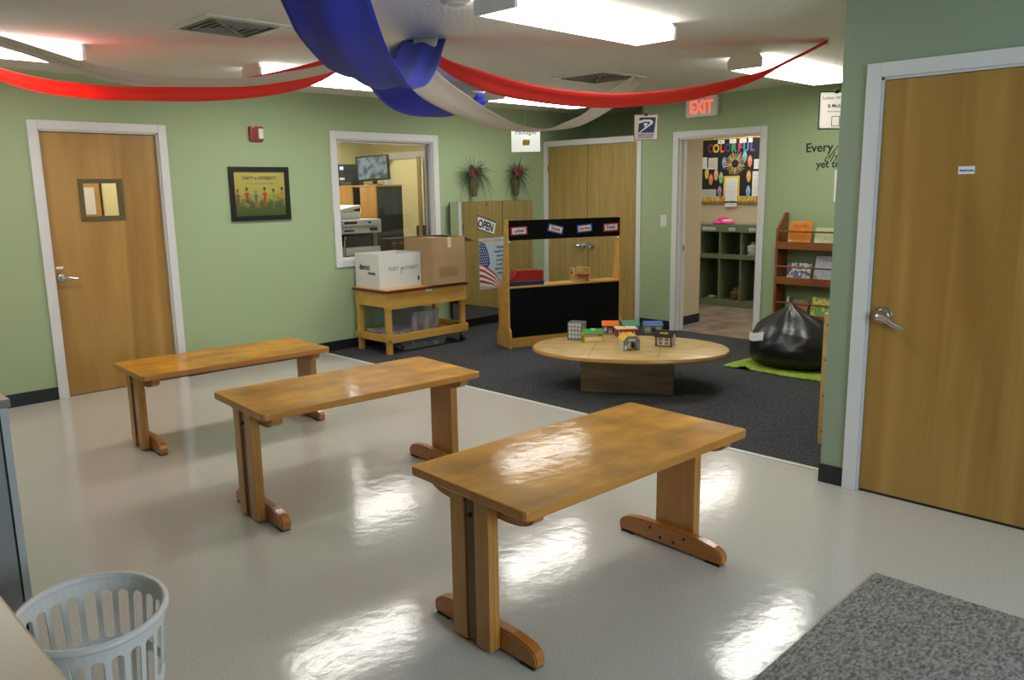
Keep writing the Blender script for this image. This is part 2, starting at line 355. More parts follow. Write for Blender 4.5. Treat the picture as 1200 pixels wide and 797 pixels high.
# room behind door 1: a wall with a noticeboard and a wooden cabinet edge
struct(B('wall_side_room', 'beige', None, (0.9, 2.66, 8.3, 8.4, 0, H), (0.8, 0.9, YW+.12, 8.4, 0, H)))
struct(B('floor_side_room', 'vinyl', None, (0.8, 2.68, YW+.12, 8.4, -.1, 0)))
sc = thing('storage_cabinet', 'tall honey wood cabinet seen through the little window in the left door', 'cabinet', (2.66, 8.1, 0), 0)
B('cabinet_body', 'honey', sc, (-.02, .0, -.16, .18, 0, 1.95), (-.48, .0, .16, .18, 0, 1.95), (-.48, -.46, -.16, .18, 0, 1.95), (-.48, 0, -.16, .18, 1.93, 1.95))
B('cabinet_door', 'honey', sc, (-.478, -.245, -.18, -.161, .02, 1.93, 0, .003))
B('cabinet_door', 'honey', sc, (-.235, -.002, -.18, -.161, .02, 1.93, 0, .003))
B('posted_sheet', 'paper', sc, (-.20, -.05, -.183, -.181, 1.38, 1.62))

# door 2 (right)
d2 = struct(bpy.data.objects.new('door_2', None)); COL.objects.link(d2)
m = casing_x(0.66, 1.55, 0, 2.035, XR)
m.box(XR, XR+.14, .66, .672, 0, 2.035); m.box(XR, XR+.14, 1.538, 1.55, 0, 2.035); m.box(XR, XR+.14, .66, 1.55, 2.023, 2.035)
m.build('door_frame', 'trim', d2)
B('door_leaf', 'door', d2, (XR+0.006, XR+.05, .676, 1.535, .014, 2.02))
B('door_gap_shade', 'black', d2, (XR+.01, XR+.045, .676, 1.535, 0.0, .014))  # black strip standing in for shade in the bottom gap
lever(d2, (XR+.006, 1.475, .915), (-1, 0, 0), (0, -1, 0), 0.05, .115, 1.35)
st = B('door_label', 'paper', d2, (XR+.0045, XR+.006, 1.125, 1.192, 1.583, 1.617))
text('lettering', 'Restroom', .014, (XR+.0040, 1.186, 1.595), (0, -1, 0), (0, 0, 1), mat('blue ink', (0.03, .1, .4)), st, bold=.0004)
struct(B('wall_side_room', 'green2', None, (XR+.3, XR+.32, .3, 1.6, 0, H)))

# opening 3 (hall doorway), no leaf
d3 = struct(bpy.data.objects.new('door_3', None)); COL.objects.link(d3)
m = casing_x(3.95, 4.88, 0, 2.04, XE)
m.box(XE, XE+.13, 3.95, 3.965, 0, 2.04); m.box(XE, XE+.13, 4.865, 4.88, 0, 2.04); m.box(XE, XE+.13, 3.95, 4.88, 2.025, 2.04)
m.box(XE+.05, XE+.065, 4.85, 4.866, 0, 2.03); m.box(XE+.05, XE+.065, 3.964, 3.98, 0, 2.03)
m.build('door_frame', 'trim', d3)
B('strike_plate', 'hinge', d3, (XE+.085, XE+.115, 4.863, 4.865, .86, .92))
# door 4: double closet doors between wall_left and wall_end, open above
d4 = struct(bpy.data.objects.new('door_4', None)); COL.objects.link(d4)
m = MB(); t = .06
m.box(XE-.018, XE+.11, YW-t, YW, 0, 2.1, bev=.003); m.box(XE-.018, XE+.11, 5.35, 5.35+t, 0, 2.1, bev=.003); m.box(XE-.018, XE+.11, 5.35+t, YW-t, 2.035, 2.1, bev=.003)
m.build('door_frame', 'trim', d4)
ym = 6.11
for a, b_ in ((5.413, ym-.005), (ym+.005, YW-t-.003)):
    lf = B('door_leaf', 'door_oak', d4, (XE-.004, XE+.038, a, b_, .012, 2.032))
    for z in (.25, 1.05, 1.78):
        yy = a if a < ym-.2 and b_ < ym else b_
        B('hinge', 'hinge', lf, (XE-.012, XE-.002, (a-.008 if b_ < ym else b_-.008), (a+.008 if b_ < ym else b_+.008), z-.045, z+.045))
lever(d4, (XE-.004, ym+.06, .88), (-1, 0, 0), (0, 1, 0), 0, .11, 1.3)
lever(d4, (XE-.004, ym-.06, .88), (-1, 0, 0), (0, -1, 0), .02, .03, 1.4)
# office door
d5 = struct(bpy.data.objects.new('door_5', None)); COL.objects.link(d5)
casing_x(8.76, 9.56, 0, 1.98, 7.12, t=.09).build('door_frame', 'trim', d5)
m = MB(); m.box(0, .80, -.02, .02, .01, 1.97, mtx=Matrix.Translation((7.08, 8.80, 0)) @ Matrix.Rotation(math.radians(230), 4, 'Z')); m.build('door_leaf', 'door_oak', d5)
# office window
w1 = struct(bpy.data.objects.new('window_1', None)); COL.objects.link(w1)
m = casing_y(WN[0], WN[1], WN[2], WN[3], YW, t=.072, full=True)
m.box(WN[0], WN[0]+.012, YW, YW+.125, WN[2], WN[3]); m.box(WN[1]-.012, WN[1], YW, YW+.125, WN[2], WN[3]); m.box(WN[0], WN[1], YW, YW+.125, WN[3]-.012, WN[3]); m.box(WN[0], WN[1], YW, YW+.125, WN[2], WN[2]+.012)
m.build('window_frame', 'trim', w1)
B('window_pane', 'glass', w1, (WN[0]+.012, WN[1]-.012, YW+.06, YW+.066, WN[2]+.012, WN[3]-.012))
B('window_track', 'chrome', w1, (WN[1]-.03, WN[1]-.012, YW+.045, YW+.08, WN[2]+.012, WN[3]-.012), (WN[0]+.012, WN[1]-.012, YW+.045, YW+.08, WN[3]-.03, WN[3]-.012))
# daylight window behind the camera
w2 = struct(bpy.data.objects.new('window_2', None)); COL.objects.link(w2)
MB().ring([(.84, .84), (2.76, .84), (2.76, 2.16), (.84, 2.16)], [(.9, .9), (2.7, .9), (2.7, 2.1), (.9, 2.1)], 'y', -1.9, -1.882).box(1.78, 1.82, -1.98, -1.95, .9, 2.1).build('window_frame', 'trim', w2)

# ------------------------------------------------------------------ ceiling fixtures
def lamp_mat(name, s): return emit(name, (1.0, 0.97, 0.90), s)
M['lens'] = lamp_mat('fluorescent lens', LAMP)
M['fixend'] = mat('fixture end cap', (0.84, 0.82, 0.78), 0.5)
M['lens_side'] = lamp_mat('fluorescent lens side', LAMP*.3)
M['lens_dim'] = lamp_mat('dimmer fluorescent lens', LAMP*.66)
def fixture(x0, x1, y0, y1, label, group='fluorescent ceiling lights', lens='lens'):
    t = thing('ceiling_light', label, 'ceiling light', ((x0+x1)/2, (y0+y1)/2, H), 0, group)
    hx, hy = (x1-x0)/2, (y1-y0)/2; d = .092
    B('housing', 'fixend', t, (-hx+.021, hx-.021, -hy+.03, hy-.03, -.031, 0, 0, .002))
    for s in (-1, 1):
        m = MB(); m.prism([(-hy, -d), (hy, -d), (hy+.004, -.03), (hy-.02, 0), (-hy+.02, 0), (-hy-.004, -.03)], 'x', s*hx, s*(hx-.02)); m.build('end_cap', 'fixend', t)
    m = MB(); m.prism([(-hy+.004, -d+.004), (hy-.004, -d+.004), (hy, -.032), (-hy, -.032)], 'x', -hx+.02, hx-.02); m.bm.normal_update()
    for f in m.bm.faces: f.material_index = 0 if f.normal.z < -.9 else 1
    m.build('diffuser', [lens, 'lens_side'], t)
    return t
fixture(2.76, 4.05, 2.71, 2.98, 'large near fluorescent box light right of the blue swags', None)
fixture(5.40, 6.78, 2.91, 3.17, 'fluorescent box light at the right, near the hanging letter writing sign', None)
fixture(2.98, 4.25, 5.46, 5.72, 'fluorescent box light behind the blue swag, in front of the office window', None)
fixture(5.40, 6.66, 5.46, 5.72, 'far fluorescent box light half hidden by the red swag, above the double doors', None)
fixture(0.60, 1.83, 5.44, 5.72, 'fluorescent box light at the left, crossed by the white swag', None)
fixture(4.9, 6.15, 7.9, 8.18, 'near fluorescent box light inside the office', None)
fixture(4.9, 6.15, 9.1, 9.38, 'unseen rear box light added to brighten the office', None)  # unseen second fixture, added to lift the dark office
fixture(8.3, 9.5, 5.15, 5.42, 'nearer fluorescent box light in the corridor, towards the closet', None, 'lens_dim')
fixture(8.3, 9.5, 3.3, 3.57, 'farther fluorescent box light in the corridor', None, 'lens_dim')
fixture(7.4, 8.2, 9.0, 9.26, 'unseen box light added to brighten the passage beyond the office door', None)  # added fixture, out of view, to light the passage wall
fixture(1.1, 2.35, 7.5, 7.77, 'unseen box light added to brighten the room behind the left door', None)  # unseen fixture added so the side room does not stay dark
def vent(cx, cy, s, label):
    t = thing('ceiling_vent', label, 'air vent', (cx, cy, H), 0)
    MB().ring(rect(0, 0, s, s), rect(0, 0, s-.1, s-.1), 'z', -.008, 0).build('frame', 'offwhite', t)
    B('backing', 'dark', t, (-s/2+.05, s/2-.05, -s/2+.05, s/2-.05, -.002, 0))
    m = MB()
    for k in range(4):
        a = s-.1-.015-k*.085
        if a > .06: m.ring(rect(0, 0, a, a), rect(0, 0, a-.022, a-.022), 'z', -.012+k*.001, -.004)
    m.box(-s/2+.05, s/2-.05, -.006, .006, -.012, -.004, mtx=Matrix.Rotation(PI/4, 4, 'Z')); m.box(-s/2+.05, s/2-.05, -.006, .006, -.012, -.004, mtx=Matrix.Rotation(-PI/4, 4, 'Z'))
    m.build('louvre', mat('dusty louvre', (.30, .28, .25), .6), t)
vent(2.24, 4.40, .50, 'square louvred ceiling vent at the left, nearest the framed picture')
vent(5.50, 4.43, .56, 'square louvred ceiling vent at the right, above the oval table')
t = thing('smoke_detector', 'round white smoke detector on the ceiling beside the large near light', 'smoke detector', (2.72, 3.06, H), 0)
MB().lathe([(.075, 0), (.075, -.02), (.06, -.032), (.035, -.036), (.01, -.036)], 24).build('body', 'offwhite', t, recalc=True)
MB().lathe([(.062, -.0315), (.055, -.036), (.05, -.036), (.045, -.0345)], 24).build('sensor_ring', 'fixend', t, recalc=True)

# ------------------------------------------------------------------ swags
def m_fabric(name, col, tr=0.35, sheen=0.1):
    m, t, b = nt(name); L = t.links.new
    b.inputs['Base Color'].default_value = C4(col); b.inputs['Roughness'].default_value = 0.55; b.inputs['Sheen Weight'].default_value = sheen
    tl = t.nodes.new('ShaderNodeBsdfTranslucent'); tl.inputs[0].default_value = C4(col)
    mx = t.nodes.new('ShaderNodeMixShader'); mx.inputs[0].default_value = tr
    L(b.outputs[0], mx.inputs[1]); L(tl.outputs[0], mx.inputs[2]); L(mx.outputs[0], t.nodes['Material Output'].inputs[0])
    return m
M['red'] = m_fabric('red cloth', (0.95, 0.075, 0.055), .5); M['blue'] = m_fabric('blue cloth', (0.022, 0.04, 0.56), .35); M['wht'] = m_fabric('white cloth', (0.80, 0.74, 0.66), .45)
def catmull(P, n):
    P = [Vector(p) for p in P]; Q = [P[0]*2-P[1]]+P+[P[-1]*2-P[-2]]; out = []
    # arc-length-ish uniform sampling
    for i in range(1, len(Q)-2):
        for k in range(n):
            t_ = k/n; a, b, c, d = Q[i-1], Q[i], Q[i+1], Q[i+2]
            out.append(0.5*((2*b)+(c-a)*t_+(2*a-5*b+4*c-d)*t_*t_+(3*b-a-3*c+d)*t_**3))
    out.append(P[-1]); return out
def resample(P, n):
    L = [0]
    for a, b in zip(P, P[1:]): L.append(L[-1]+(b-a).length)
    out = []; j = 0
    for k in range(n+1):
        s_ = L[-1]*k/n
        while j < len(L)-2 and L[j+1] < s_: j += 1
        f = (s_-L[j])/max(1e-9, L[j+1]-L[j]); out.append(P[j].lerp(P[j+1], min(1, max(0, f))))
    return out
def swag(label, m_, A, Bp, belly=0.03, folds=3, amp=0.006, seed=0, nu=60, nv=14):
    rnd = random.Random(seed); ph = [rnd.random()*6 for _ in range(4)]
    a = resample(catmull(A, 10), nu); b = resample(catmull(Bp, 10), nu)
    bm = MB(); rows = []
    for i in range(nu+1):
        wd = (b[i]-a[i]).length; u = i/nu; row = []
        tang = (a[min(i+1, nu)]-a[max(i-1, 0)]).normalized(); nrm = tang.cross((b[i]-a[i]).normalized())
        if nrm.z > 0: nrm = -nrm
        for j in range(nv+1):
            v = j/nv; p = a[i].lerp(b[i], v)
            env = min(1, 4*min(u, 1-u)+.3)
            p = p + nrm*(belly*math.sin(PI*v)*env*min(1, wd/.1)) + nrm*(amp*math.sin(folds*2*PI*v+ph[0]+2*math.sin(3*u+ph[1])))*min(1, wd/.15)
            p.z = min(p.z, H-.003)
            row.append(bm.bm.verts.new(p))
        rows.append(row)
    for r0, r1 in zip(rows, rows[1:]):
        for j in range(nv):
            f = bm.bm.faces.new((r0[j], r0[j+1], r1[j+1], r1[j])); f.smooth = True
    o = bm.build('fabric_swag', m_, None, angle=180)
    so = o.modifiers.new('thick', 'SOLIDIFY'); so.thickness = 0.0015
    return tag(o, label, 'fabric swag', None)
Z0 = H-.004
FBL = [(3.21, 4.08, 2.446), (3.345, 4.566, 2.358), (3.37, 4.741, 2.302), (3.59, 4.935, 2.233), (3.843, 5.096, 2.166), (4.194, 5.317, 2.15), (4.573, 5.518, 2.17), (4.959, 5.719, 2.211), (5.386, 5.972, 2.337), (5.41, 5.81, 2.446)]
FBR = [(3.38, 3.9, 2.446), (3.714, 4.426, 2.409), (3.871, 4.617, 2.364), (4.212, 4.909, 2.311), (4.624, 5.209, 2.28), (5.047, 5.505, 2.281), (5.48, 5.809, 2.345), (5.72, 5.93, 2.446)]
swag('blue cloth swag hanging nearest, sweeping down from the ceiling over the tables', 'blue',
     [(3.38, 3.90, Z0), (3.17, 3.70, 2.32), (2.97, 3.49, 2.22), (2.53, 3.05, 2.05), (2.18, 2.7, 1.97), (1.97, 2.49, 1.945), (1.85, 2.37, 1.95), (1.57, 2.09, 1.99), (1.39, 1.91, 2.06), (1.05, 1.57, 2.22), (.75, 1.27, Z0)],
     [(3.21, 4.08, Z0), (2.98, 3.86, 2.32), (2.72, 3.60, 2.2), (2.19, 3.06, 2.04), (1.9, 2.77, 1.985), (1.71, 2.58, 1.97), (1.57, 2.44, 1.97), (1.33, 2.2, 2.01), (1.22, 2.09, 2.07), (.9, 1.77, 2.22), (.6, 1.47, Z0)], belly=.022, folds=1.7, amp=.008, seed=1)
swag('blue cloth swag running away from the gathering point towards the double doors', 'blue',
     FBL,
     FBR, belly=.03, folds=1.2, amp=.008, seed=2)
swag('red cloth swag stretching to the right, low over the oval table', 'red',
     [(3.30, 3.95, Z0), (3.31, 3.87, 2.34), (3.51, 3.71, 2.25), (3.78, 3.49, 2.16), (4.05, 3.28, 2.12), (4.26, 3.11, 2.12), (4.55, 2.88, 2.16), (4.84, 2.65, 2.24), (5.06, 2.48, 2.34), (5.22, 2.36, Z0)],
     [(3.36, 4.02, Z0), (3.4, 4.02, 2.30), (3.63, 3.84, 2.15), (3.91, 3.62, 2.08), (4.2, 3.39, 2.05), (4.42, 3.22, 2.06), (4.71, 2.98, 2.1), (5.01, 2.74, 2.21), (5.14, 2.6, 2.32), (5.38, 2.44, Z0)], belly=.0, folds=1.6, amp=.008, seed=3)
swag('white cloth swag curving right past the hanging packages sign', 'wht',
     [(3.30, 3.88, Z0), (3.24, 3.86, 2.27), (3.58, 3.90, 2.11), (3.92, 3.94, 2.0), (4.14, 3.96, 1.965), (4.4, 4.0, 1.965), (4.6, 4.02, 2.02), (4.8, 4.04, 2.08), (4.94, 4.06, 2.14), (5.34, 4.11, 2.34), (5.6, 4.14, Z0)],
     [(3.22, 4.02, Z0), (3.17, 4.01, 2.17), (3.58, 4.06, 2.02), (4.01, 4.11, 1.955), (4.33, 4.15, 1.95), (4.6, 4.18, 1.97), (4.94, 4.22, 2.01), (5.2, 4.25, 2.08), (5.5, 4.29, 2.19), (5.8, 4.33, 2.33), (6.0, 4.36, Z0)], belly=0, folds=1, amp=.004, seed=4)
swag('red cloth swag stretching to the left, above the left door', 'red',
     [(3.08, 4.36, Z0), (2.93, 4.36, 2.39), (2.79, 4.33, 2.33), (2.64, 4.47, 2.28), (2.43, 4.66, 2.225), (2.24, 4.82, 2.19), (1.93, 5.1, 2.175), (1.75, 5.26, 2.19), (1.57, 5.42, 2.22), (1.39, 5.57, 2.28), (1.0, 5.85, Z0)],
     [(3.16, 4.46, Z0), (3.05, 4.46, 2.36), (2.94, 4.44, 2.27), (2.84, 4.53, 2.20), (2.70, 4.65, 2.15), (2.52, 4.81, 2.12), (2.31, 5.0, 2.11), (2.06, 5.22, 2.12), (1.8, 5.45, 2.14), (1.5, 5.74, 2.22), (1.1, 6.05, Z0)], belly=.0, folds=1.6, amp=.008, seed=5)
swag('white cloth swag stretching to the left, in front of the left red one', 'wht',
     [(3.02, 4.22, Z0), (2.85, 4.14, 2.33), (2.63, 4.12, 2.25), (2.43, 4.17, 2.20), (2.2, 4.22, 2.155), (1.85, 4.3, 2.14), (1.62, 4.36, 2.16), (1.47, 4.39, 2.19), (1.24, 4.45, 2.26), (1.0, 4.5, 2.33), (.7, 4.57, Z0)],
     [(3.08, 4.34, Z0), (2.95, 4.28, 2.32), (2.76, 4.25, 2.235), (2.51, 4.31, 2.17), (2.27, 4.37, 2.13), (1.91, 4.45, 2.11), (1.71, 4.5, 2.11), (1.52, 4.55, 2.15), (1.28, 4.6, 2.23), (1.05, 4.65, 2.3), (.7, 4.73, Z0)], belly=0, folds=1, amp=.004, seed=6)

# ------------------------------------------------------------------ activity tables
def make_table(label, loc, rz, ht, w=0.61):
    t = thing('activity_table', label, 'table', loc, rz, 'trestle leg activity tables')
    L, th = 1.235, .034
    m = MB(); m.box(-L/2, L/2, -w/2, w/2, ht-th, ht, 0, bev=.028, edges='z', seg=4)
    bm = m.bm
    es = [e for e in bm.edges if abs(e.verts[0].co.z-e.verts[1].co.z) < 1e-6 and len(e.link_faces) == 2 and any(abs(f.normal.z) > .9 for f in e.link_faces) and not all(abs(f.normal.z) > .9 for f in e.link_faces)]
    bm.normal_update()
    es = [e for e in bm.edges if len(e.link_faces) == 2 and (abs(e.link_faces[0].normal.z) > .9) != (abs(e.link_faces[1].normal.z) > .9)]
    bmesh.ops.bevel(bm, geom=es, offset=.006, segments=2, affect='EDGES', profile=.6)
    bm.normal_update()
    for f in bm.faces: f.material_index = 0 if f.normal.z > .9 else 1; f.smooth = False
    m.build('tabletop', ['table', 'tedge'], t)
    # rail under the top
    for s in (-1, 1): B('rail', 'tgroove', t, (-.56, .56, s*w*.30-.015, s*w*.30+.015, ht-th-.03, ht-th, 0, .003))
    for s in (-1, 1):
        xo, xi = s*.598, s*.553
        lg = MB(); a, b_ = min(xo, xi), max(xo, xi)
        top = ht-th-.0
        mid = (a+b_)/2; oa, ob_ = (mid, b_) if s > 0 else (a, mid); ia, ib = (a, mid) if s > 0 else (mid, b_)
        lg.box(ia, ib, -.1, .1, .012, top, 0, bev=.004)
        lg.box(oa, ob_, -.1, -.028, .012, top, 0, bev=.004); lg.box(oa, ob_, .028, .1, .012, top, 0, bev=.004)
        lg.box(oa+(0 if s > 0 else .008), ob_-(.008 if s > 0 else 0), -.029, .029, .016, top, 1)
        leg = lg.build('leg', ['tleg', 'tgroove'], t)
        m = MB(); m.cyl((xo, 0, ht-.105), (xo-s*.012, 0, ht-.105), .009, seg=12, mi=0); m.build('bolt', 'dark', leg)
        # cleat below the top with curved ends
        c0, c1 = sorted((s*.552, s*.508)); hw = w/2-.035; n = 6
        pts = [(-hw, top), (-hw, top-.02)]
        for k in range(n+1): q = k/n*PI/2; pts.append((-hw+.13-.13*math.cos(q)+.0, top-.02-.045*math.sin(q)))
        pts += [(-p[0], p[1]) for p in pts[::-1]]
        MB().prism(pts, 'x', c0, c1).build('cleat', 'tfoot', t)
        # foot runner with rounded tops
        fl = .272; fh = .088; pts = [(-fl+.006, .008), (fl-.006, .008)]
        ends = [(fl, .02), (fl, .045), (fl-.012, .062), (fl-.04, .076), (fl-.085, fh-.004), (fl-.12, fh)]
        pts = [(-fl+.006, .008), (fl-.006, .008)] + ends + [(-p[0], p[1]) for p in ends[::-1]]
        f0, f1 = sorted((s*.552, s*.507))
        m = MB(); m.prism(pts, 'x', f0, f1)
        bmesh.ops.bevel(m.bm, geom=[e for e in m.bm.edges if abs(e.verts[0].co.x-e.verts[1].co.x) < 1e-6], offset=.005, segments=2, affect='EDGES')
        ft = m.build('foot', 'tfoot', t)
        xx = s*.507
        for y, z in ((-.085, .066), (-.03, .035), (.04, .035), (.095, .066)): MB().cyl((xx-s*.0008, y, z), (xx+s*.004, y, z), .0075, seg=10).build('bolt_hole', 'dark', ft)
        for y in (-fl+.012, fl-.08): B('glide', 'black', ft, (f0, f1, y, y+.068, 0, .008))
    return t
make_table('varnished maple trestle table nearest the camera, with a bright glare patch on its top', (2.296, 1.890, 0), math.radians(-2.8), .58, .612)
make_table('varnished maple trestle table in the middle of the row of three', (2.30, 3.475, 0), math.radians(-4.5), .583, .585)
make_table('lowest and farthest varnished maple trestle table, in front of the left door', (2.36, 5.03, 0), math.radians(-3.2), .505, .555)

# ------------------------------------------------------------------ oval table
ov = thing('oval_table', 'low oval butcher block table on a dark wooden box pedestal, on the carpet', 'table', (5.06, 3.76, .004), math.radians(-57.5))
TZ = .312
def oval(a, b_, n=72, p=2.15):
    return [(math.copysign(abs(math.cos(q))**(2/p), math.cos(q))*a, math.copysign(abs(math.sin(q))**(2/p), math.sin(q))*b_) for q in [2*PI*k/n for k in range(n)]]
M['block'] = wood('butcher block', (0.50, 0.31, 0.10), (0.66, 0.46, 0.19), (1.2, 6, 6), 2.5, 0.42, 0.2, cloud=.22)
M['blockedge'] = wood('butcher block edge', (0.42, 0.20, 0.05), (0.52, 0.28, 0.08), (1.2, 6, 6), 2.5, 0.35, 0.4)
m = MB(); prof = [(.985, -.034), (1.0, -.026), (1.0, -.010), (.992, -.002), (.98, 0)]
rows = [[m.bm.verts.new((x*s_, y*s_, TZ+dz)) for x, y in oval(.765, .505)] for s_, dz in prof]
for r0, r1 in zip(rows, rows[1:]):
    for i in range(72): f = m.bm.faces.new((r0[i], r0[(i+1) % 72], r1[(i+1) % 72], r1[i])); f.smooth = True; f.material_index = 1
m.bm.faces.new(rows[0][::-1]).material_index = 1; m.bm.faces.new(rows[-1])
m.build('tabletop', ['block', 'blockedge'], ov)
for x in (-.27, .24): B('seam', mat('dark seam', (.10, .05, .02), .6), ov, (x-.0015, x+.0015, -.465, .465, TZ-.001, TZ+.0006))
M['walnut'] = wood('dark pedestal wood', (0.10, 0.055, 0.022), (0.21, 0.12, 0.05), (.8, 8, 9), 3.0, 0.45, 0.2)
B('pedestal', 'walnut', ov, (-.35, .35, -.25, -.228, 0, TZ-.034, 0, .003), (-.35, .35, .228, .25, 0, TZ-.034, 0, .003), (-.35, -.328, -.228, .228, 0, TZ-.034), (.328, .35, -.228, .228, 0, TZ-.034))
for x in (-.25, 0, .25):
    MB().cyl((x, -.2495, TZ-.07), (x, -.256, TZ-.07), .02, .017, 16).build('cap', mat('grey cap', (.16, .14, .12), .4), ov)
B('brace', 'blockedge', ov, (.4, .62, -.18, -.13, TZ-.06, TZ-.034, 0, .004), (-.62, -.4, -.18, -.13, TZ-.06, TZ-.034, 0, .004))

# ------------------------------------------------------------------ toy buildings on the oval table
def pm(name, c, r=.4): 
    if name not in M: M[name] = mat(name, c, r)
    return name
pm('t_yellow', (.75, .50, .02)); pm('t_green', (.06, .32, .06)); pm('t_grey', (.16, .18, .22)); pm('t_cream', (.70, .62, .38)); pm('t_red', (.36, .02, .02))
pm('t_orange', (.80, .16, .02)); pm('t_navy', (.04, .07, .14)); pm('t_dgreen', (.08, .25, .17)); pm('t_blue', (.09, .14, .38)); pm('t_sage', (.25, .30, .22))
pm('t_black', (.015, .014, .016)); pm('t_white', (.70, .68, .65)); pm('t_brown', (.35, .22, .06)); pm('t_win', (.55, .62, .62)); pm('t_redtxt', (.5, .04, .03))
TOYG = 'toy town buildings on the oval table'
def toy(label, x, y, th, sc_=1, name='toy_building'):
    t = thing(name, label, 'toy building', (x, y, TZ+.0045), math.radians(th), TOYG); t.scale = (sc_,)*3; return t
def arch(w_, h_, n=8):   # opening outline centred x, from z 0
    return [(-w_/2, 0)]+[(-w_/2*math.cos(PI*k/n), h_-w_/2+w_/2*math.sin(PI*k/n)) for k in range(n+1)]+[(w_/2, 0)]
def wall_arch(mb, w_, h_, ow, oh, y0, y1, mi=0, axis='y', off=0, topf=None):
    """wall with arched opening; built as left/right/over pieces"""
    n = 8; a = arch(ow, oh, n)[1:-1]
    def P(x, z, y): return (x+off, y, z) if axis == 'y' else (y, x+off, z)
    bm = mb.bm
    ys = (y0, y1)
    pr = lambda pts: mb.prism([(p[0]+off, p[1]) for p in pts], axis, y0, y1, mi)
    pr([(-w_/2, 0), (-ow/2, 0), a[0], (-ow/2, h_), (-w_/2, h_)]); pr([(w_/2, 0), (w_/2, h_), (ow/2, h_), a[-1], (ow/2, 0)])
    for k in range(n): pr([a[k], a[k+1], (a[k+1][0], h_), (a[k][0], h_)])
def gable_box(t, w_, d_, h_, wallm, roofm, rise, over=.006, roofname='roof', flat=False, axis='x', arch_ax=None, arch_side=1, ow=.05, oh=.065):
    """hollow little building: walls w (x) by d (y), ridge along axis"""
    m = MB(); th = .006
    def wy(y0, y1, has):
        if has: wall_arch(m, w_, h_, ow, oh, y0, y1)
        else: m.box(-w_/2, w_/2, y0, y1, 0, h_)
    def wx(x0, x1, has):
        if has: wall_arch(m, d_, h_, ow, oh, x0, x1, axis='x')
        else: m.box(x0, x1, -d_/2, d_/2, 0, h_)
    wy(-d_/2, -d_/2+th, arch_ax == 'y'); wy(d_/2-th, d_/2, arch_ax == 'y'); wx(-w_/2, -w_/2+th, arch_ax == 'x'); wx(w_/2-th, w_/2, arch_ax == 'x')
    if axis == 'x':
        for x in (-w_/2, w_/2-th): m.prism([(-d_/2, h_), (d_/2, h_), (0, h_+rise)], 'x', x, x+th)
    else:
        for y in (-d_/2, d_/2-th): m.prism([(-w_/2, h_), (w_/2, h_), (0, h_+rise)], 'y', y, y+th)
    m.build('walls', wallm, t)
    m = MB(); s_ = d_ if axis == 'x' else w_; l_ = w_ if axis == 'x' else d_; r_ = .005
    A = [(-s_/2-over, h_-over*.6), (0, h_+rise), (s_/2+over, h_-over*.6), (s_/2+over, h_-over*.6+r_), (0, h_+rise+r_), (-s_/2-over, h_-over*.6+r_)]
    m.prism(A[:2]+[A[4], A[5]], axis, -l_/2-over, l_/2+over); m.prism([A[1], A[2], A[3], A[4]], axis, -l_/2-over, l_/2+over)
    return m.build(roofname, roofm, t)
def win(t, rects, y, m_='t_win', d=.0012, name='window', axis='y'):
    m = MB()
    for x0, x1, z0, z1 in rects:
        if axis == 'y': m.box(x0, x1, y-d, y, z0, z1)
        else: m.box(y-d, y+d, x0, x1, z0, z1)
    return m.build(name, m_, t)
X1 = (1, 0, 0); Z1 = (0, 0, 1)
# positions computed from where each stands on the table
t = toy('grey glass-walled toy tower with an open brown top, leftmost on the oval table', 5.054, 4.291, -68, 1.26)
w_, d_ = .10, .09; m = MB()
for a in ((-w_/2, w_/2, -d_/2, -d_/2+.006), (-w_/2, w_/2, d_/2-.006, d_/2), (-w_/2, -w_/2+.006, -d_/2, d_/2), (w_/2-.006, w_/2, -d_/2, d_/2)): m.box(*a, 0, .115)
m.build('walls', 't_grey', t); B('roof', 't_brown', t, (-w_/2+.006, w_/2-.006, -d_/2+.006, d_/2-.006, .10, .106))
for sy in (-1,):
    win(t, [(-.042+.0225*i, -.042+.0225*i+.017, .012+.026*j, .012+.026*j+.02) for i in range(4) for j in range(4)], -d_/2)
win(t, [(-.037+.02*i, -.037+.02*i+.014, .012+.026*j, .012+.026*j+.02) for i in range(4) for j in range(4)], -w_/2, axis='x')
B('sign', 't_orange', t, (-.02, .02, -d_/2-.003, -d_/2-.001, .062, .070))
t = toy('yellow toy shop with green roof and red sign band, front left on the oval table', 5.047, 4.122, -36, 1.12)
gable_box(t, .145, .085, .062, 't_yellow', 't_green', .026, arch_ax='x', ow=.045, oh=.05, over=.004)
B('sign', 't_redtxt', t, (-.062, .066, -.0455, -.0425, .044, .058)); text('lettering', 'PLAY STATION', .012, (-.055, -.0458, .0465), X1, Z1, 't_white', t, depth=.0006)
win(t, [(-.06+.017*i, -.047+.017*i, .014, .036) for i in range(7)], -.0425, 't_white'); B('skylight', 't_cream', t, (-.01, .02, -.02, .02, .083, .092))
t = toy('toy house with bright orange roof and navy walls, back of the oval table', 5.485, 4.281, -48, 1.05)
gable_box(t, .125, .075, .058, 't_navy', 't_orange', .032, arch_ax='x', ow=.04, oh=.048)
win(t, [(-.055, -.03, .012, .044), (.035, .055, .012, .044)], -.0375, 't_white'); B('awning', 't_redtxt', t, (-.022, .03, -.052, -.0375, .036, .041)); B('door_panel', 't_win', t, (-.015, .015, -.039, -.0375, 0, .034))
t = toy('toy station with dark green roof, behind the red one on the oval table', 5.627, 4.177, -40, 1.08)
gable_box(t, .13, .09, .055, 't_red', 't_dgreen', .03, arch_ax='x', ow=.045, oh=.048); win(t, [(-.05+.03*i, -.032+.03*i, .016, .042) for i in range(4)], -.045, 't_white')
B('canopy', 't_dgreen', t, (-.06, .06, -.075, -.045, .048, .053))
t = toy('red toy barn with flat cream roof, in the middle of the oval table', 5.406, 4.056, -42, 1.15)
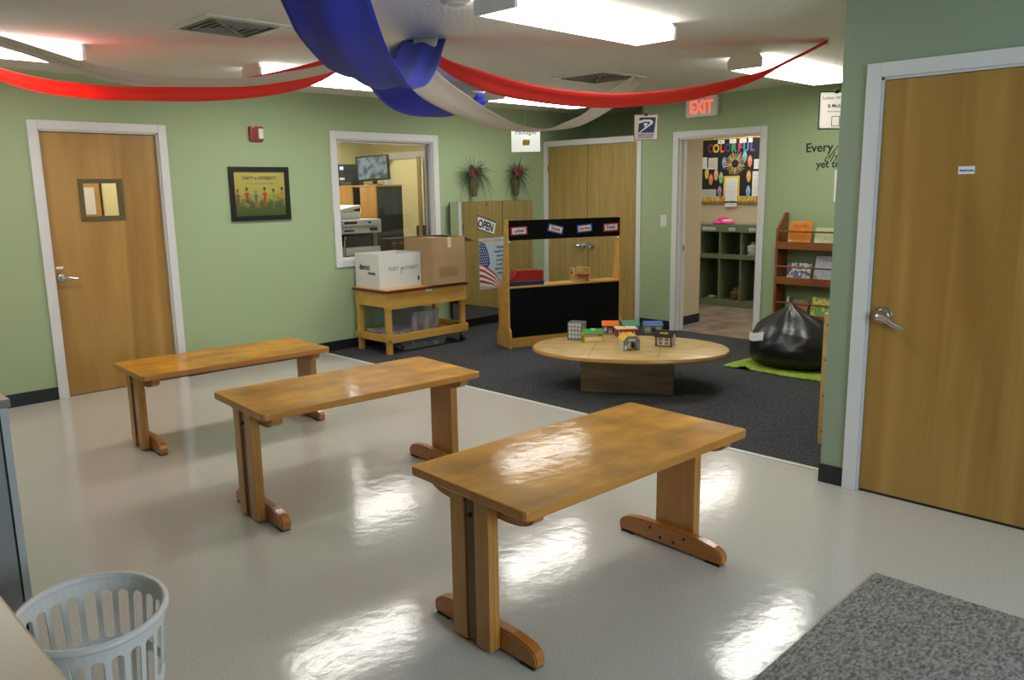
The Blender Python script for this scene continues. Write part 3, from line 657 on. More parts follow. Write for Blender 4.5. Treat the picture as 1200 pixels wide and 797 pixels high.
m = MB(); m.box(-.07, .07, -.05, -.044, 0, .06); m.box(-.07, .07, .044, .05, 0, .06); wall_arch(m, .1, .06, .045, .05, -.07, -.064, axis='x'); wall_arch(m, .1, .06, .045, .05, .064, .07, axis='x'); m.build('walls', 't_red', t)
B('roof', 't_cream', t, (-.078, .078, -.058, .058, .06, .066, 0, .001)); MB().cyl((-.01, 0, .066), (-.01, 0, .08), .004, .001, 8).build('finial', 't_orange', t)
win(t, [(-.058, -.05, .015, .042), (-.03, -.022, .015, .042), (.022, .03, .015, .042), (.05, .058, .015, .042)], -.05, 't_white'); win(t, [(-.04, -.034, .012, .04), (.034, .04, .012, .04)], -.07, 't_white', axis='x')
t = toy('grey toy shed with bright yellow roof and open arch, nearest on the oval table', 4.982, 3.704, -36, 1.22)
m = MB(); w_, d_ = .105, .12
for y in (-d_/2, d_/2-.007):
    wall_arch(m, w_, .062, .062, .056, y, y+.007); m.prism([(-w_/2, .062), (w_/2, .062), (w_/2-.022, .09), (-w_/2+.022, .09)], 'y', y, y+.007)
m.build('gable_walls', 't_grey', t); m = MB(); m.box(-w_/2, -w_/2+.006, -d_/2+.007, d_/2-.007, 0, .062); m.box(w_/2-.006, w_/2, -d_/2+.007, d_/2-.007, 0, .062); m.build('side_walls', 't_white', t)
win(t, [(-.045+.034*i, -.02+.034*i, .012+.027*j, .032+.027*j) for i in range(3) for j in range(2)], -w_/2-.001, 't_cream', axis='x')
m = MB(); pr = [(-w_/2-.004, .060), (-w_/2+.022, .091), (w_/2-.022, .091), (w_/2+.004, .060), (w_/2+.004, .066), (w_/2-.021, .097), (-w_/2+.021, .097), (-w_/2-.004, .066)]
for a, b_, c_, e_ in ((0, 1, 6, 7), (1, 2, 5, 6), (2, 3, 4, 5)): m.prism([pr[a], pr[b_], pr[c_], pr[e_]], 'y', -d_/2-.003, d_/2+.003)
m.build('roof', 't_yellow', t); B('sign', 't_white', t, (-.022, .022, -d_/2-.002, -d_/2, .064, .074)); B('roof_sign', 't_orange', t, (-w_/2+.024, -w_/2+.044, -.04, .03, .0968, .0978))
win(t, [(-.046, -.034, .008, .034)], -d_/2-.0005, 't_white')
t = toy('sage toy factory with pale blue roof, behind the black-roofed house', 5.715, 4.005, -42, 1.05)
gable_box(t, .15, .10, .06, 't_sage', 't_blue', .028, arch_ax='y', ow=.04, oh=.045); win(t, [(-.068+.022*i, -.052+.022*i, .018, .048) for i in (0, 1, 4, 5)], -.05, 't_win')
m = MB(); m.tube([(-.08, -.03, .06), (-.08, -.03, .098), (-.065, -.01, .104), (-.03, .0, .098)], .003, 6); m.build('gutter', 't_black', t)
t = toy('white toy house with black lettered roof and grid windows, rightmost on the oval table', 5.29, 3.58, -70, 1.1)
gable_box(t, .125, .095, .068, 't_white', 't_black', .038, arch_ax='x', ow=.045, oh=.055)
m = MB()
for x in (-.058, -.048, .048, .058): m.box(x-.003, x+.003, -.0495, -.0475, 0, .066)
m.box(-.0625, .0625, -.0495, -.0475, 0, .006); m.build('trim', 't_black', t)
win(t, [(-.036, -.008, .012, .032), (.008, .036, .012, .032), (-.036, -.008, .038, .060), (.008, .036, .038, .060)], -.0475, 't_brown')
text('lettering', 'STORE', .02, (-.033, -.033, .0872), X1, (0, .781, .625), 't_yellow', t, depth=.002, bold=.0006)

# ------------------------------------------------------------------ play shop stand
ps = thing('play_stand', 'wooden play shop counter with black board front and black header carrying word cards', 'play stand', (5.50, 5.55, .004), math.radians(-19.8))
WD = 1.30
M['board'] = mat('black felt board', (0.003, 0.003, 0.004), 0.9, spec=.15)
prof = [(0, .0), (.30, .0), (.30, .12), (.27, .17), (.24, .20), (.24, .585), (.12, .60), (.045, 1.255), (0, 1.255), (-.0, .60), (0, .58), (-.004, .21), (-.03, .17), (-.04, .10), (-.04, 0)]
pr2 = [(-.04, 0), (.26, 0), (.26, .13), (.22, .17), (.22, .60), (.13, .61), (.04, 1.255), (0, 1.255), (0, .21), (-.03, .17), (-.04, .12)]
for x in (0, WD-.022): MB().prism(pr2, 'x', x, x+.022).build('side_panel', 'honey', ps)
B('counter', 'honey', ps, (.022, WD-.022, -.004, .21, .588, .606, 0, .003))
B('front_board', 'board', ps, (.022, WD-.022, .004, .012, .098, .588))
B('base_rail', 'honey', ps, (.022, WD-.022, -.002, .016, .0, .098, 0, .002))
B('shelf', 'honey', ps, (.022, WD-.022, .016, .22, .08, .098))
hb = B('header_board', 'board', ps, (.022, WD-.022, -.004, .010, 1.055, 1.245, 0, .001))
M['cardred'] = mat('red card', (.50, .035, .03), .6); M['cardblue'] = mat('blue card', (.03, .06, .28), .6)
for cx, cz, ang, ed, word, tc_ in ((.13, 1.145, 2, 'cardred', 'united', 'cardblue'), (.53, 1.15, -14, 'cardblue', 'States', 'cardred'), (.86, 1.145, 4, 'cardblue', 'Service', 'cardred'), (1.17, 1.145, 2, 'cardred', 'Postal', 'cardblue')):
    a = math.radians(ang); mt = Matrix.Translation((cx, -.004, cz)) @ Matrix.Rotation(-a, 4, 'Y')
    m = MB(); m.box(-.088, .088, -.002, 0, -.04, .04, 0, mtx=mt); m.box(-.072, .072, -.003, -.002, -.027, .027, 1, mtx=mt)
    cdn = m.build('sign_card', [ed, 'paper'], ps)
    text('lettering', word, .05, (cx, -.0075, cz)+Vector((math.sin(a), 0, -math.cos(a)))*.014 if False else Vector((cx+math.sin(a)*.014, -.0075, cz-math.cos(a)*.014)), (math.cos(a), 0, math.sin(a)), (-math.sin(a), 0, math.cos(a)), tc_, cdn, align='CENTER', bold=.0015, sx=.85)
m = MB(); m.tube([(WD-.024, .02, 1.05), (WD-.04, .0, 1.03), (WD-.05, .0, 1.01), (WD-.035, -.005, 1.0)], .004, 6); m.build('hook', 'chrome', ps)
for y in (.02, .2):
    for x in (.011, WD-.011): MB().cyl((x, y, 0.0), (x, y, -.003), .011, seg=10).build('glide', 'black', ps)
# things on the counter
q = Matrix.Rotation(math.radians(-19.8), 4, 'Z'); org = Vector((5.50, 5.55, .004))
def onstand(x, y, z): return tuple(org + q @ Vector((x, y, z)))
t = thing('toy_mailbox', 'long red toy box with navy base on the left end of the play counter', 'toy', onstand(.232, .105, .6065), math.radians(-19.8-2))
M['gred'] = mat('glossy red plastic', (.34, .012, .015), .25); M['gnavy'] = mat('navy plastic', (.015, .02, .07), .35)
B('base', 'gnavy', t, (-.19, .18, -.085, .085, 0, .045, 0, .006))
MB().prism([(-.15, .045), (.175, .045), (.175, .145), (-.115, .15)], 'y', -.075, .075).build('body', 'gred', t)
MB().prism([(-.19, .045), (-.15, .045), (-.142, .075), (-.18, .07)], 'y', -.07, .07).build('ramp', 'gred', t)
t = thing('toy_scale', 'little natural wood toy machine with a red tray, at the right of the play counter', 'toy', onstand(.86, .09, .6065), math.radians(-19.8-6))
m = MB()
for x in (-.085, .085):
    for y in (-.04, .04): m.box(x-.008, x+.008, y-.008, y+.008, 0, .13, bev=.001)
    m.box(x-.012, x+.012, -.05, .05, .0, .014, bev=.001); m.box(x-.009, x+.009, -.05, .05, .125, .138, bev=.001)
m.build('frame', 'birch', t)
B('back_panel', 'birch', t, (-.08, .08, .03, .038, .012, .075)); B('block', 'birch', t, (-.04, .03, -.03, .01, .075, .145, 0, .003))
m = MB(); m.cyl((-.085, 0, .07), (.085, 0, .07), .006, seg=10); m.build('axle', 'birch', t)
m = MB(); m.lathe([(.005, 0), (.062, .0), (.068, .012), (.062, .016), (.005, .012)], 20, c=(.035, -.02, .055)); m.build('tray', 'gred', t, recalc=True)
m = MB(); m.cyl((-.105, -.02, .09), (-.085, -.02, .09), .012, seg=12); m.build('knob', 'gred', t)

# ------------------------------------------------------------------ cart with cartons
ct = thing('wooden_cart', 'honey wood cart with dark red edging on casters against the green wall', 'cart', (4.52, 6.18, .004), 0)
CW, CD_, CZ = 1.01, .52, .622
M['maroon'] = mat('maroon edging', (.13, .012, .012), .4)
m = MB()
m.box(-.02, CW+.01, -.02, CD_+.02, CZ-.03, CZ-.008, 1, bev=.002); m.box(-.012, CW+.002, -.012, CD_+.012, CZ-.008, CZ, 0, bev=.002); m.build('tabletop', ['honey', 'maroon'], ct)
B('apron', 'honey', ct, (.0, CW-.0, .0, .02, CZ-.19, CZ-.03, 0, .003), (0, CW, CD_-.02, CD_, CZ-.19, CZ-.03), (.0, .02, .02, CD_-.02, CZ-.17, CZ-.03), (CW-.02, CW, .02, CD_-.02, CZ-.19, CZ-.03))
for x, y, cst in ((.005, .004, 0), (.005, CD_-.056, 0), (CW-.055, .022, 1), (CW-.055, CD_-.072, 1)):
    lg = B('leg', 'honey', ct, (x, x+.05, y, y+.05, 0.0 if not cst else .09, CZ-.03, 0, .004))
    if cst:
        m = MB(); cx, cy = x+.025, y+.025; m.cyl((cx, cy, .09), (cx, cy, .07), .02, seg=12, mi=1); m.box(cx-.018, cx+.018, cy-.02, cy-.016, .03, .075, 1); m.box(cx-.018, cx+.018, cy+.016, cy+.02, .03, .075, 1)
        m.cyl((cx, cy-.012, .031), (cx, cy+.012, .031), .031, seg=18, mi=0); m.build('caster', ['black', 'chrome'], lg)
B('rail', 'honey', ct, (.03, CW, -.016, .004, .11, .19, 0, .004), (.0, CW, CD_-.004, CD_+.016, .11, .19, 0, .004), (-.014, .005, .0, CD_, .12, .19, 0, .004), (CW-.006, CW+.012, .0, CD_, .11, .19, 0, .004))
B('shelf', 'honey', ct, (.005, CW-.006, .004, CD_-.004, .12, .134))
lb = B('name_label', 'paper', ct, (.47, .55, -.0015, 0, CZ-.055, CZ-.035)); text('lettering', 'The Cart', .014, (.475, -.003, CZ-.05), X1, Z1, 'black', lb, depth=.0006)
# white carton
M['carton_w'] = mat('white carton', (.66, .65, .62), .6); M['kraft'] = mat('brown kraft cardboard', (.36, .235, .115), .7, var=.08, vscale=6); M['kraft_in'] = mat('inner cardboard', (.26, .16, .08), .8)
def carton(t, w_, d_, h_, m_, inn, flaps=()):
    m = MB(); th = .005
    m.box(0, w_, 0, th, 0, h_); m.box(0, w_, d_-th, d_, 0, h_); m.box(0, th, th, d_-th, 0, h_); m.box(w_-th, w_, th, d_-th, 0, h_); m.box(th, w_-th, th, d_-th, 0, th, 1)
    m.build('box_body', [m_, inn], t)
    for side, ang, L in flaps:
        m = MB(); a = math.radians(ang)
        if side == 'l': mt = Matrix.Translation((0, 0, h_)) @ Matrix.Rotation(-a, 4, 'Y'); m.box(0, L, 0, d_, -.002, .002, mtx=mt)
        if side == 'r': mt = Matrix.Translation((w_, 0, h_)) @ Matrix.Rotation(a, 4, 'Y'); m.box(-L, 0, 0, d_, -.002, .002, mtx=mt)
        if side == 'f': mt = Matrix.Translation((0, 0, h_)) @ Matrix.Rotation(a, 4, 'X'); m.box(0, w_, 0, L, -.002, .002, mtx=mt)
        if side == 'b': mt = Matrix.Translation((0, d_, h_)) @ Matrix.Rotation(-a, 4, 'X'); m.box(0, w_, -L, 0, -.002, .002, mtx=mt)
        m.build('flap', m_, t)
wb = thing('cardboard_box', 'white open carton with dark printed lettering, left on the wooden cart', 'box', (4.545, 6.315, .6265), math.radians(-1))
carton(wb, .50, .40, .325, 'carton_w', 'carton_w')
text('lettering', 'PORT', .05, (.11, -.001, .165), X1, Z1, 't_grey', wb, sx=.9); text('lettering', '|', .075, (.247, -.001, .14), X1, Z1, 't_grey', wb); text('lettering', 'AUTHORITY', .05, (.262, -.001, .165), X1, Z1, 't_grey', wb, sx=.74)
text('lettering', 'district', .072, (-.001, .33, .175), (0, -1, 0), Z1, 't_black', wb, bold=.002, sx=.85); text('lettering', 'threads', .042, (-.001, .19, .13), (0, -1, 0), Z1, 't_black', wb, bold=.001)
B('print_mark', 't_black', wb, (.455, .475, -.0012, -.0002, .05, .09))
kb = thing('cardboard_box', 'tall brown cardboard box with raised flaps, right on the wooden cart', 'box', (5.055, 6.135, .6265), math.radians(0.5))
carton(kb, .43, .44, .46, 'kraft', 'kraft_in', [('l', -0, .2), ('b', 4, .2), ('r', 202, .16)])
B('tape', mat('clear tape', (.62, .55, .42), .3), kb, (.20, .245, -.0008, 0, .36, .46), (.20, .245, 0, .02, .4602, .461)); B('tape', mat('brown tape', (.30, .19, .08), .35), kb, (.08, .33, -.0008, 0, .07, .17))
# clear containers
def m_clear():
    m, t, b = nt('clear plastic'); L = t.links.new
    tr = t.nodes.new('ShaderNodeBsdfTransparent'); tr.inputs[0].default_value = (.88, .88, .9, 1); mx = t.nodes.new('ShaderNodeMixShader'); mx.inputs[0].default_value = .16
    b.inputs['Base Color'].default_value = (.75, .75, .78, 1); b.inputs['Roughness'].default_value = .2
    L(tr.outputs[0], mx.inputs[1]); L(b.outputs[0], mx.inputs[2]); L(mx.outputs[0], t.nodes['Material Output'].inputs[0]); return m
M['clear'] = m_clear()
def tub(label, loc, w_, d_, h_, rz=0, name='storage_bin', fill=()):
    t = thing(name, label, 'storage bin', loc, rz)
    m = MB(); k = .02
    ou0, in0 = rect(w_/2, d_/2, w_-2*k, d_-2*k), rect(w_/2, d_/2, w_-2*k-.006, d_-2*k-.006); 
    V = [[m.bm.verts.new((p[0], p[1], z)) for p in L_] for L_, z in ((rect(w_/2, d_/2, w_-2*k, d_-2*k), 0), (rect(w_/2, d_/2, w_, d_), h_), (rect(w_/2, d_/2, w_-.008, d_-.008), h_), (rect(w_/2, d_/2, w_-2*k-.008, d_-2*k-.008), .004))]
    for A_, B_ in zip(V, V[1:]):
        for i in range(4): m.bm.faces.new((A_[i], A_[(i+1) % 4], B_[(i+1) % 4], B_[i]))
    m.bm.faces.new(V[0][::-1]); m.bm.faces.new(V[3]); m.build('bin_body', 'clear', t, recalc=True)
    MB().ring(rect(w_/2, d_/2, w_+.016, d_+.016), rect(w_/2, d_/2, w_-.002, d_-.002), 'z', h_-.008, h_+.002).build('rim', 'clear', t)
    return t
z_ = .1385
tub('low clear tub of small white parts at the left of the cart shelf', (4.55, 6.27, z_), .33, .28, .075)
tub('tall clear bin in the middle of the cart shelf', (4.90, 6.30, z_), .36, .34, .22)
tub('clear bin on the carpet underneath the cart', (4.75, 6.24, .004), .55, .36, .085)
M['greyw'] = mat('pale plastic', (.55, .55, .55), .4)
rr = random.Random(3)
G = 'pale plastic pieces in the low tub'
for k in range(9):
    x, y = 4.60+.028*k+rr.uniform(-.003, .003), 6.40+rr.uniform(-.05, .05)
    o = MB(); o.box(-.022, .022, -.015, .015, 0, .03, bev=.004); ob = o.build('plastic_piece', 'greyw', None); ob.location = (x, y, z_+.0055); ob.rotation_euler = (0, 0, rr.uniform(0, 3)); tag(ob, 'small pale plastic piece lying in the low tub on the cart shelf', 'plastic piece', G)
for k, (x, y, hh, rz) in enumerate(((4.98, 6.38, .15, .2), (5.05, 6.44, .17, .6), (5.12, 6.36, .14, 0.1), (5.19, 6.42, .18, .9))):
    o = MB(); o.cyl((0, 0, 0), (0, 0, hh), .02, seg=14); o.cyl((0, 0, hh), (0, 0, hh+.006), .013, seg=12); ob = o.build('cardboard_tube', 'greyw', None); ob.location = (x, y, z_+.005)
    tag(ob, 'pale tube standing upright in the tall clear bin on the cart shelf', 'tube', 'tubes in the tall clear bin')
rr = random.Random(9)
for k in range(14):
    o = MB(); o.box(-.018, .018, -.012, .012, 0, .022, bev=.003); ob = o.build('plastic_piece', 'greyw' if k % 3 == 0 else 'slate', None)
    ob.location = (4.80+.035*k, 6.34+rr.uniform(-.04, .14), .0095); ob.rotation_euler = (0, 0, rr.uniform(0, 3))
    tag(ob, 'small piece lying in the clear bin beneath the cart' if k % 3 else 'small pale piece lying in the clear bin beneath the cart', 'plastic piece', 'pieces in the bin under the cart' if k % 3 else 'pale pieces in the bin under the cart')

# ------------------------------------------------------------------ mirror, OPEN sign, flag poster
def m_mirror():
    m, t, b = nt('mirror'); b.inputs['Metallic'].default_value = 1; b.inputs['Roughness'].default_value = 0.01; b.inputs['Base Color'].default_value = (.86, .88, .84, 1); return m
M['mirror'] = m_mirror()
mr = thing('wall_mirror', 'frameless mirror mounted low on the green wall, reflecting the double doors', 'mirror', (6.485, YW-.0295, .104), math.radians(2.5))
mw = .68
B('glass', 'mirror', mr, (-mw, mw, -.008, -.001, 0, 1.31))
B('backing', 'dark', mr, (-mw-.003, mw+.001, -.0012, -.0002, 0, 1.312)); B('edge', 'dark', mr, (-mw-.005, -mw, -.009, 0, 0, 1.312))
m = MB(); m.cyl((-.11, -.008, 1.275), (-.11, -.014, 1.275), .018, .016, 16); m.build('clip', mat('purple clip', (.16, .12, .22), .4), mr)
def tilt_sheet(name, label, cat, cx, y, cz, w_, h_, ang, mats):
    t = thing(name, label, cat, (cx, y, cz), 0); t.rotation_euler = (0, -math.radians(ang), 0); return t
op = tilt_sheet('open_sign', 'white OPEN sign with navy bars, stuck tilted on the wall mirror', 'sign', 6.345, YW-.0455, 1.148, .3, .145, -17, None)
B('sheet', 'paper', op, (-.155, .155, -.003, 0, -.078, .078)); M['navy'] = mat('navy ink', (.02, .025, .12), .5)
B('bar', 'navy', op, (-.155, .155, -.004, -.003, .064, .078), (-.155, .155, -.004, -.003, -.078, -.064))
text('lettering', 'OPEN', .128, (.004, -.005, -.046), X1, Z1, 't_black', op, align='CENTER', bold=.0045, sx=.73)
fp = thing('flag_poster', 'tall poster with a waving United States flag and verses, stuck on the wall mirror', 'poster', (6.46, YW-.0405, .71), math.radians(2.5))
PW, PH = .225, .29
B('sheet', mat('pale blue poster', (.42, .55, .62), .5), fp, (-PW, PW, -.002, 0, -PH, PH))
# flag: waving stripes and starred canton
M['fred'] = mat('flag red', (.45, .03, .035), .5); M['fblue'] = mat('flag blue', (.03, .06, .22), .5)
def strip(mb, pts_a, pts_b, y, mi):
    for a, b_, c_, e_ in zip(pts_a, pts_a[1:], pts_b[1:], pts_b): mb.prism([a, b_, c_, e_], 'y', y-.0008, y, mi)
m = MB(); ns = 9
for k in range(ns):
    def edge(f):
        out = []
        for i in range(9):
            u = i/8; x = -PW+.002+u*.30*(.55+.55*f) ; z = -PH+.004+(1-u)**1.3*(.30-.16*f)*1.0 + .0 
            out.append((min(x, PW-.004), z))
        return out
    # stripes fan from the left edge down to the bottom right
    A_ = [(-PW+.001, -.02-.027*k), (-.15, -.035-.026*k), (-.08, -.11-.020*k), (0.0, -.20-.010*k), (.03, -.285)]
    B_ = [(-PW+.001, -.02-.027*(k+1)), (-.15, -.035-.026*(k+1)), (-.08, -.11-.020*(k+1)), (0.0-.02, -.20-.010*(k+1)), (.0, -.287)]
m = MB()
for k in range(8):
    f0, f1 = k/8, (k+1)/8
    def E_(f): return [(-PW+.001+.0*f, .02-.26*f), (-.16, -.0-.25*f), (-.10+.02*(1-f), -.05-.21*f), (-.02+.06*(1-f), -.13-.14*f), (.03+.13*(1-f), -.288)]
    strip(m, E_(f0), E_(f1), -.002, 0 if k % 2 == 0 else 1)
m.build('flag_stripes', ['fred', 'paper'], fp)
m = MB(); m.prism([(-PW+.001, PH-.03), (-.13, PH-.05), (-.07, .10), (-.05, 0.0), (-.10, -.055), (-.16, -.01), (-PW+.001, .02)], 'y', -.0034, -.0022); m.build('canton', 'fblue', fp)
m = MB()
for i in range(4):
    for j in range(9):
        x, z = -.21+.035*i+(j % 2)*.015, .235-.03*j
        if x < -.085 and not (x > -.12 and z > .12): m.cyl((x, -.0036, z), (x, -.0046, z), .0075, seg=5)
m.build('star', 'paper', fp)['kind'] = 'stuff'
for i, s_ in enumerate(('I Pledge Allegiance', 'to the flag of the United', 'States of America', 'and to the Republic', 'for which it stands', 'indivisible, with liberty', 'and justice for all')):
    text('verse', s_, .034, (.215, -.003, .17-.05*i), X1, Z1, 'navy', fp, depth=.0006, align='RIGHT', sx=.62, bold=.0012)
text('title', 'Pledge of Allegiance', .05, (0.02, -.003, .245), X1, Z1, mat('orange ink', (.7, .3, .03), .5), fp, depth=.0006, align='CENTER', sx=.82, bold=.001)

# ------------------------------------------------------------------ wall planters
M['wick'] = mat('woven brown cone', (.10, .075, .025), .8, var=.35, vscale=60, bump=.6, bscale=60); M['leaf'] = mat('green blades', (.05, .105, .03), .6); M['leaf2'] = mat('dusty blades', (.13, .16, .10), .7); M['flower'] = mat('dusty red petals', (.22, .045, .04), .7); M['flower2'] = mat('dark red petals', (.08, .016, .02), .7)
def planter(x, zt, lab, seed, sx):
    t = thing('wall_planter', lab, 'wall planter', (x, YW, zt), 0, 'wall planters above the mirror')
    m = MB(); prof = [(.018, -.23), (.032, -.22), (.044, -.13), (.053, -.02), (.056, 0), (.050, 0), (.048, -.02)]
    m.lathe(prof, 20, c=(0, -.062, 0)); m.build('basket', 'wick', t, recalc=True)
    rnd = random.Random(seed); m = MB(); m2 = MB()
    for k in range(120):
        a = rnd.uniform(PI, 2*PI); L = rnd.uniform(.15, .31); lean = rnd.uniform(.3, 1.15); dr = rnd.uniform(.05, .42)
        dx, dy = math.cos(a), math.sin(a)*.45
        pts = []
        for i in range(7):
            u = i/6; pts.append((dx*L*lean*u, -.062+dy*L*lean*u, L*(1.1-lean*.45)*u-dr*u*u*lean-.01))
        tgt = m if k % 3 else m2
        tgt.tube(pts, .002, 4, rs=[.003, .0038, .0036, .0032, .0026, .0018, .0008])
    m.build('foliage', 'leaf', t)['kind'] = 'stuff'; m2.build('dry_foliage', 'leaf2', t)['kind'] = 'stuff'
    for k in range(9):
        fx, fz = rnd.uniform(-.10, .085)*1+sx, rnd.uniform(.0, .085); fy = -.135+rnd.uniform(-.02, .02); m = MB()
        for p in range(6):
            a = p*PI/3+rnd.random(); m.sph((fx+.018*math.cos(a), fy, fz+.018*math.sin(a)), .017, (1, .45, 1), seg=8)
        m.sph((fx, fy-.006, fz), .008, seg=8)
        m.build('flower', 'flower' if k % 2 else 'flower2', t)
    return t
planter(6.17, 1.70, 'brown cone wall planter with grasses and dusty red flowers, nearer the office window', 4, -.03)
planter(6.83, 1.70, 'brown cone wall planter with grasses and red flowers, nearer the double doors', 5, .01)

# ------------------------------------------------------------------ left wall: picture and alarm
pc = thing('framed_picture', 'black framed yellow-green picture of children holding hands on a meadow', 'picture', (3.628, YW, 1.54), 0)
pw, ph = .288, .235
MB().ring(rect(0, 0, 2*pw, 2*ph), rect(0, 0, 2*pw-.085, 2*ph-.085), 'y', -.022, 0).build('frame', mat('black frame', (.012, .011, .01), .35), pc)
def m_meadow():
    m, t, b = nt('painted meadow'); L = t.links.new; tc = t.nodes.new('ShaderNodeTexCoord'); sp = t.nodes.new('ShaderNodeSeparateXYZ'); L(tc.outputs['Object'], sp.inputs[0])
    n = t.nodes.new('ShaderNodeTexNoise'); n.inputs['Scale'].default_value = 14; L(tc.outputs['Object'], n.inputs['Vector'])
    ma = t.nodes.new('ShaderNodeMath'); ma.operation = 'MULTIPLY_ADD'; ma.inputs[1].default_value = .25; L(n.outputs['Fac'], ma.inputs[0]); L(sp.outputs['Z'], ma.inputs[2])
    r = t.nodes.new('ShaderNodeValToRGB'); r.color_ramp.elements[0].position = 0.02; r.color_ramp.elements[0].color = (.09, .14, .03, 1); r.color_ramp.elements[1].position = .35; r.color_ramp.elements[1].color = (.60, .50, .16, 1)
    e = r.color_ramp.elements.new(.10); e.color = (.48, .42, .08, 1)
    L(ma.outputs[0], r.inputs[0]); L(r.outputs[0], b.inputs['Base Color']); b.inputs['Roughness'].default_value = .3
    return m
B('print', m_meadow(), pc, (-pw+.04, pw-.04, -.008, -.004, -ph+.04, ph-.04))
inkb = mat('brown ink', (.10, .07, .03), .5); M['skin'] = mat('painted skin', (.35, .15, .06), .5)
text('lettering', 'UNITY in DIVERSITY', .038, (0, -.0095, .125), X1, Z1, inkb, pc, align='CENTER', depth=.001, sx=1.0, bold=.001); text('lettering', 'Hearts and Hands Unite', .028, (0, -.0095, .082), X1, Z1, mat('grey ink', (.22, .22, .14), .5), pc, align='CENTER', depth=.001)
cols = [(.20, .10, .12), (.5, .05, .04), (.06, .20, .25), (.55, .06, .02), (.30, .36, .04), (.55, .25, .04)]; legs_ = [(.2, .1, .12), (.12, .08, .06), (.55, .12, .04), (.55, .06, .02), (.15, .3, .05), (.12, .16, .28)]; hair = [(.4, .06, .02), (.12, .05, .02), (.5, .33, .1), (.03, .02, .02), (.04, .02, .02), (.03, .02, .02)]
m = MB(); mm = ['skin']; m.T = Matrix.Translation((0, 0, -.165)) @ Matrix.Diagonal((1, 1, 1.42, 1)) @ Matrix.Translation((0, 0, .165))
for k in range(6):
    mm += [mat('painted shirt', cols[k], .5), mat('painted trousers', legs_[k], .5), mat('painted hair', hair[k], .5)]
    x = -.215+k*.086; z = -.095+(.01 if k % 2 else 0); y0, y1 = -.0095, -.0085
    m.prism([(x-.013, z+.0), (x+.013, z), (x+.016, z+.045), (x-.016, z+.045)], 'y', y0, y1, 1+3*k)
    m.prism([(x-.012, z-.02), (x+.014, z-.02), (x+.013, z), (x-.013, z)], 'y', y0, y1, 2+3*k)
    m.box(x-.009, x-.004, y0, y1, z-.045, z-.02, 0); m.box(x+.005, x+.010, y0, y1, z-.048, z-.02, 0)
    m.cyl((x, y0, z+.06), (x, y1, z+.06), .011, seg=12, mi=0); m.prism([(x-.013, z+.062), (x+.013, z+.062), (x+.010, z+.076), (x-.010, z+.076)], 'y', y0-.0005, y1, 3+3*k)
    m.prism([(x+.014, z+.042), (x+.014, z+.036), (x+.043, z+.020), (x+.043, z+.025)], 'y', y0, y1, 0); m.prism([(x-.014, z+.042), (x-.014, z+.036), (x-.043, z+.020), (x-.043, z+.025)], 'y', y0, y1, 0)
m.build('painted_children', mm, pc)
B('glazing', 'glass', pc, (-pw+.04, pw-.04, -.0125, -.0115, -ph+.04, ph-.04))
fa = thing('fire_alarm', 'red fire alarm strobe with clear lens on the wall above the framed picture', 'fire alarm', (3.62, YW, 2.06), 0)
M['fared'] = mat('alarm red', (.30, .02, .02), .35)
B('body', 'fared', fa, (-.062, .062, -.045, 0, -.062, .062, 0, .008)); B('grille', mat('alarm dark red', (.18, .012, .012), .5), fa, *[(-.05, -.005, -.047, -.045, -.045+.015*k, -.038+.015*k) for k in range(7)])
m = MB(); m.box(.005, .05, -.065, -.04, -.045, .045, 0, bev=.01); m.build('strobe_lens', mat('strobe lens', (.75, .73, .68), .1), fa)
text('lettering', 'FIRE', .018, (-.055, -.0475, .050), X1, (0, 0, 1), 'paper', fa, depth=.0006)

# ------------------------------------------------------------------ end wall: exit sign, switch, decal, paper
ex = thing('exit_sign', 'white exit sign with red letters on the wall above the corridor doorway', 'exit sign', (XE, 4.60, 2.335), 0)
B('housing', 'white', ex, (-.045, 0, -.18, .18, -.10, .10, 0, .004))
text('lettering', 'EXIT', .175, (-.047, .0, -.062), (0, -1, 0), Z1, emit('exit red', (1, .08, .04), 1.6), ex, align='CENTER', bold=.002, sx=.75)
B('canopy', 'white', ex, (-.04, -.005, -.09, .09, .10, .115))
sw_ = thing('light_switch', 'white light switch plate beside the corridor doorway', 'light switch', (XE, 5.055, 1.185), 0)
B('plate', 'offwhite', sw_, (-.006, 0, -.038, .038, -.062, .062, 0, .002)); B('toggle', 'offwhite', sw_, (-.018, -.004, -.005, .005, -.004, .014, 0, .001)); B('toggle_slot', 'fixend', sw_, (-.007, -.005, -.008, .008, -.016, .016))
de = thing('wall_lettering', 'black vinyl wall quotation right of the corridor doorway', 'wall lettering', (XE, 3.5, 1.80), 0)
Yn = (0, -1, 0)
text('word', 'Every', .115, (-.001, 0, .04), Yn, Z1, 't_black', de, bold=.002); text('word', 'child is', .13, (-.001, -.17, -.055), Yn, Z1, 't_black', de, shear=.45, bold=-.001); text('word', 'a story', .1, (-.001, -.62, .02), Yn, Z1, 't_black', de); text('word', 'yet to be told', .095, (-.001, -.11, -.105), Yn, Z1, 't_black', de, bold=.0015)
m = MB(); m.tube([(-.002, -.22, -.03), (-.002, -.26, .03), (-.002, -.32, .10)], .004, 6); m.build('flourish', 't_black', de)
pp = thing('paper_notice', 'white paper notice below the wall quotation, mostly hidden by the near wall', 'notice', (XE, 3.10, 1.53), 0)
B('sheet', 'paper', pp, (-.002, 0, -.11, .11, -.14, .14))
text('print', 'Notice', .04, (-.003, .08, .08), Yn, Z1, 'navy', pp, depth=.0006)

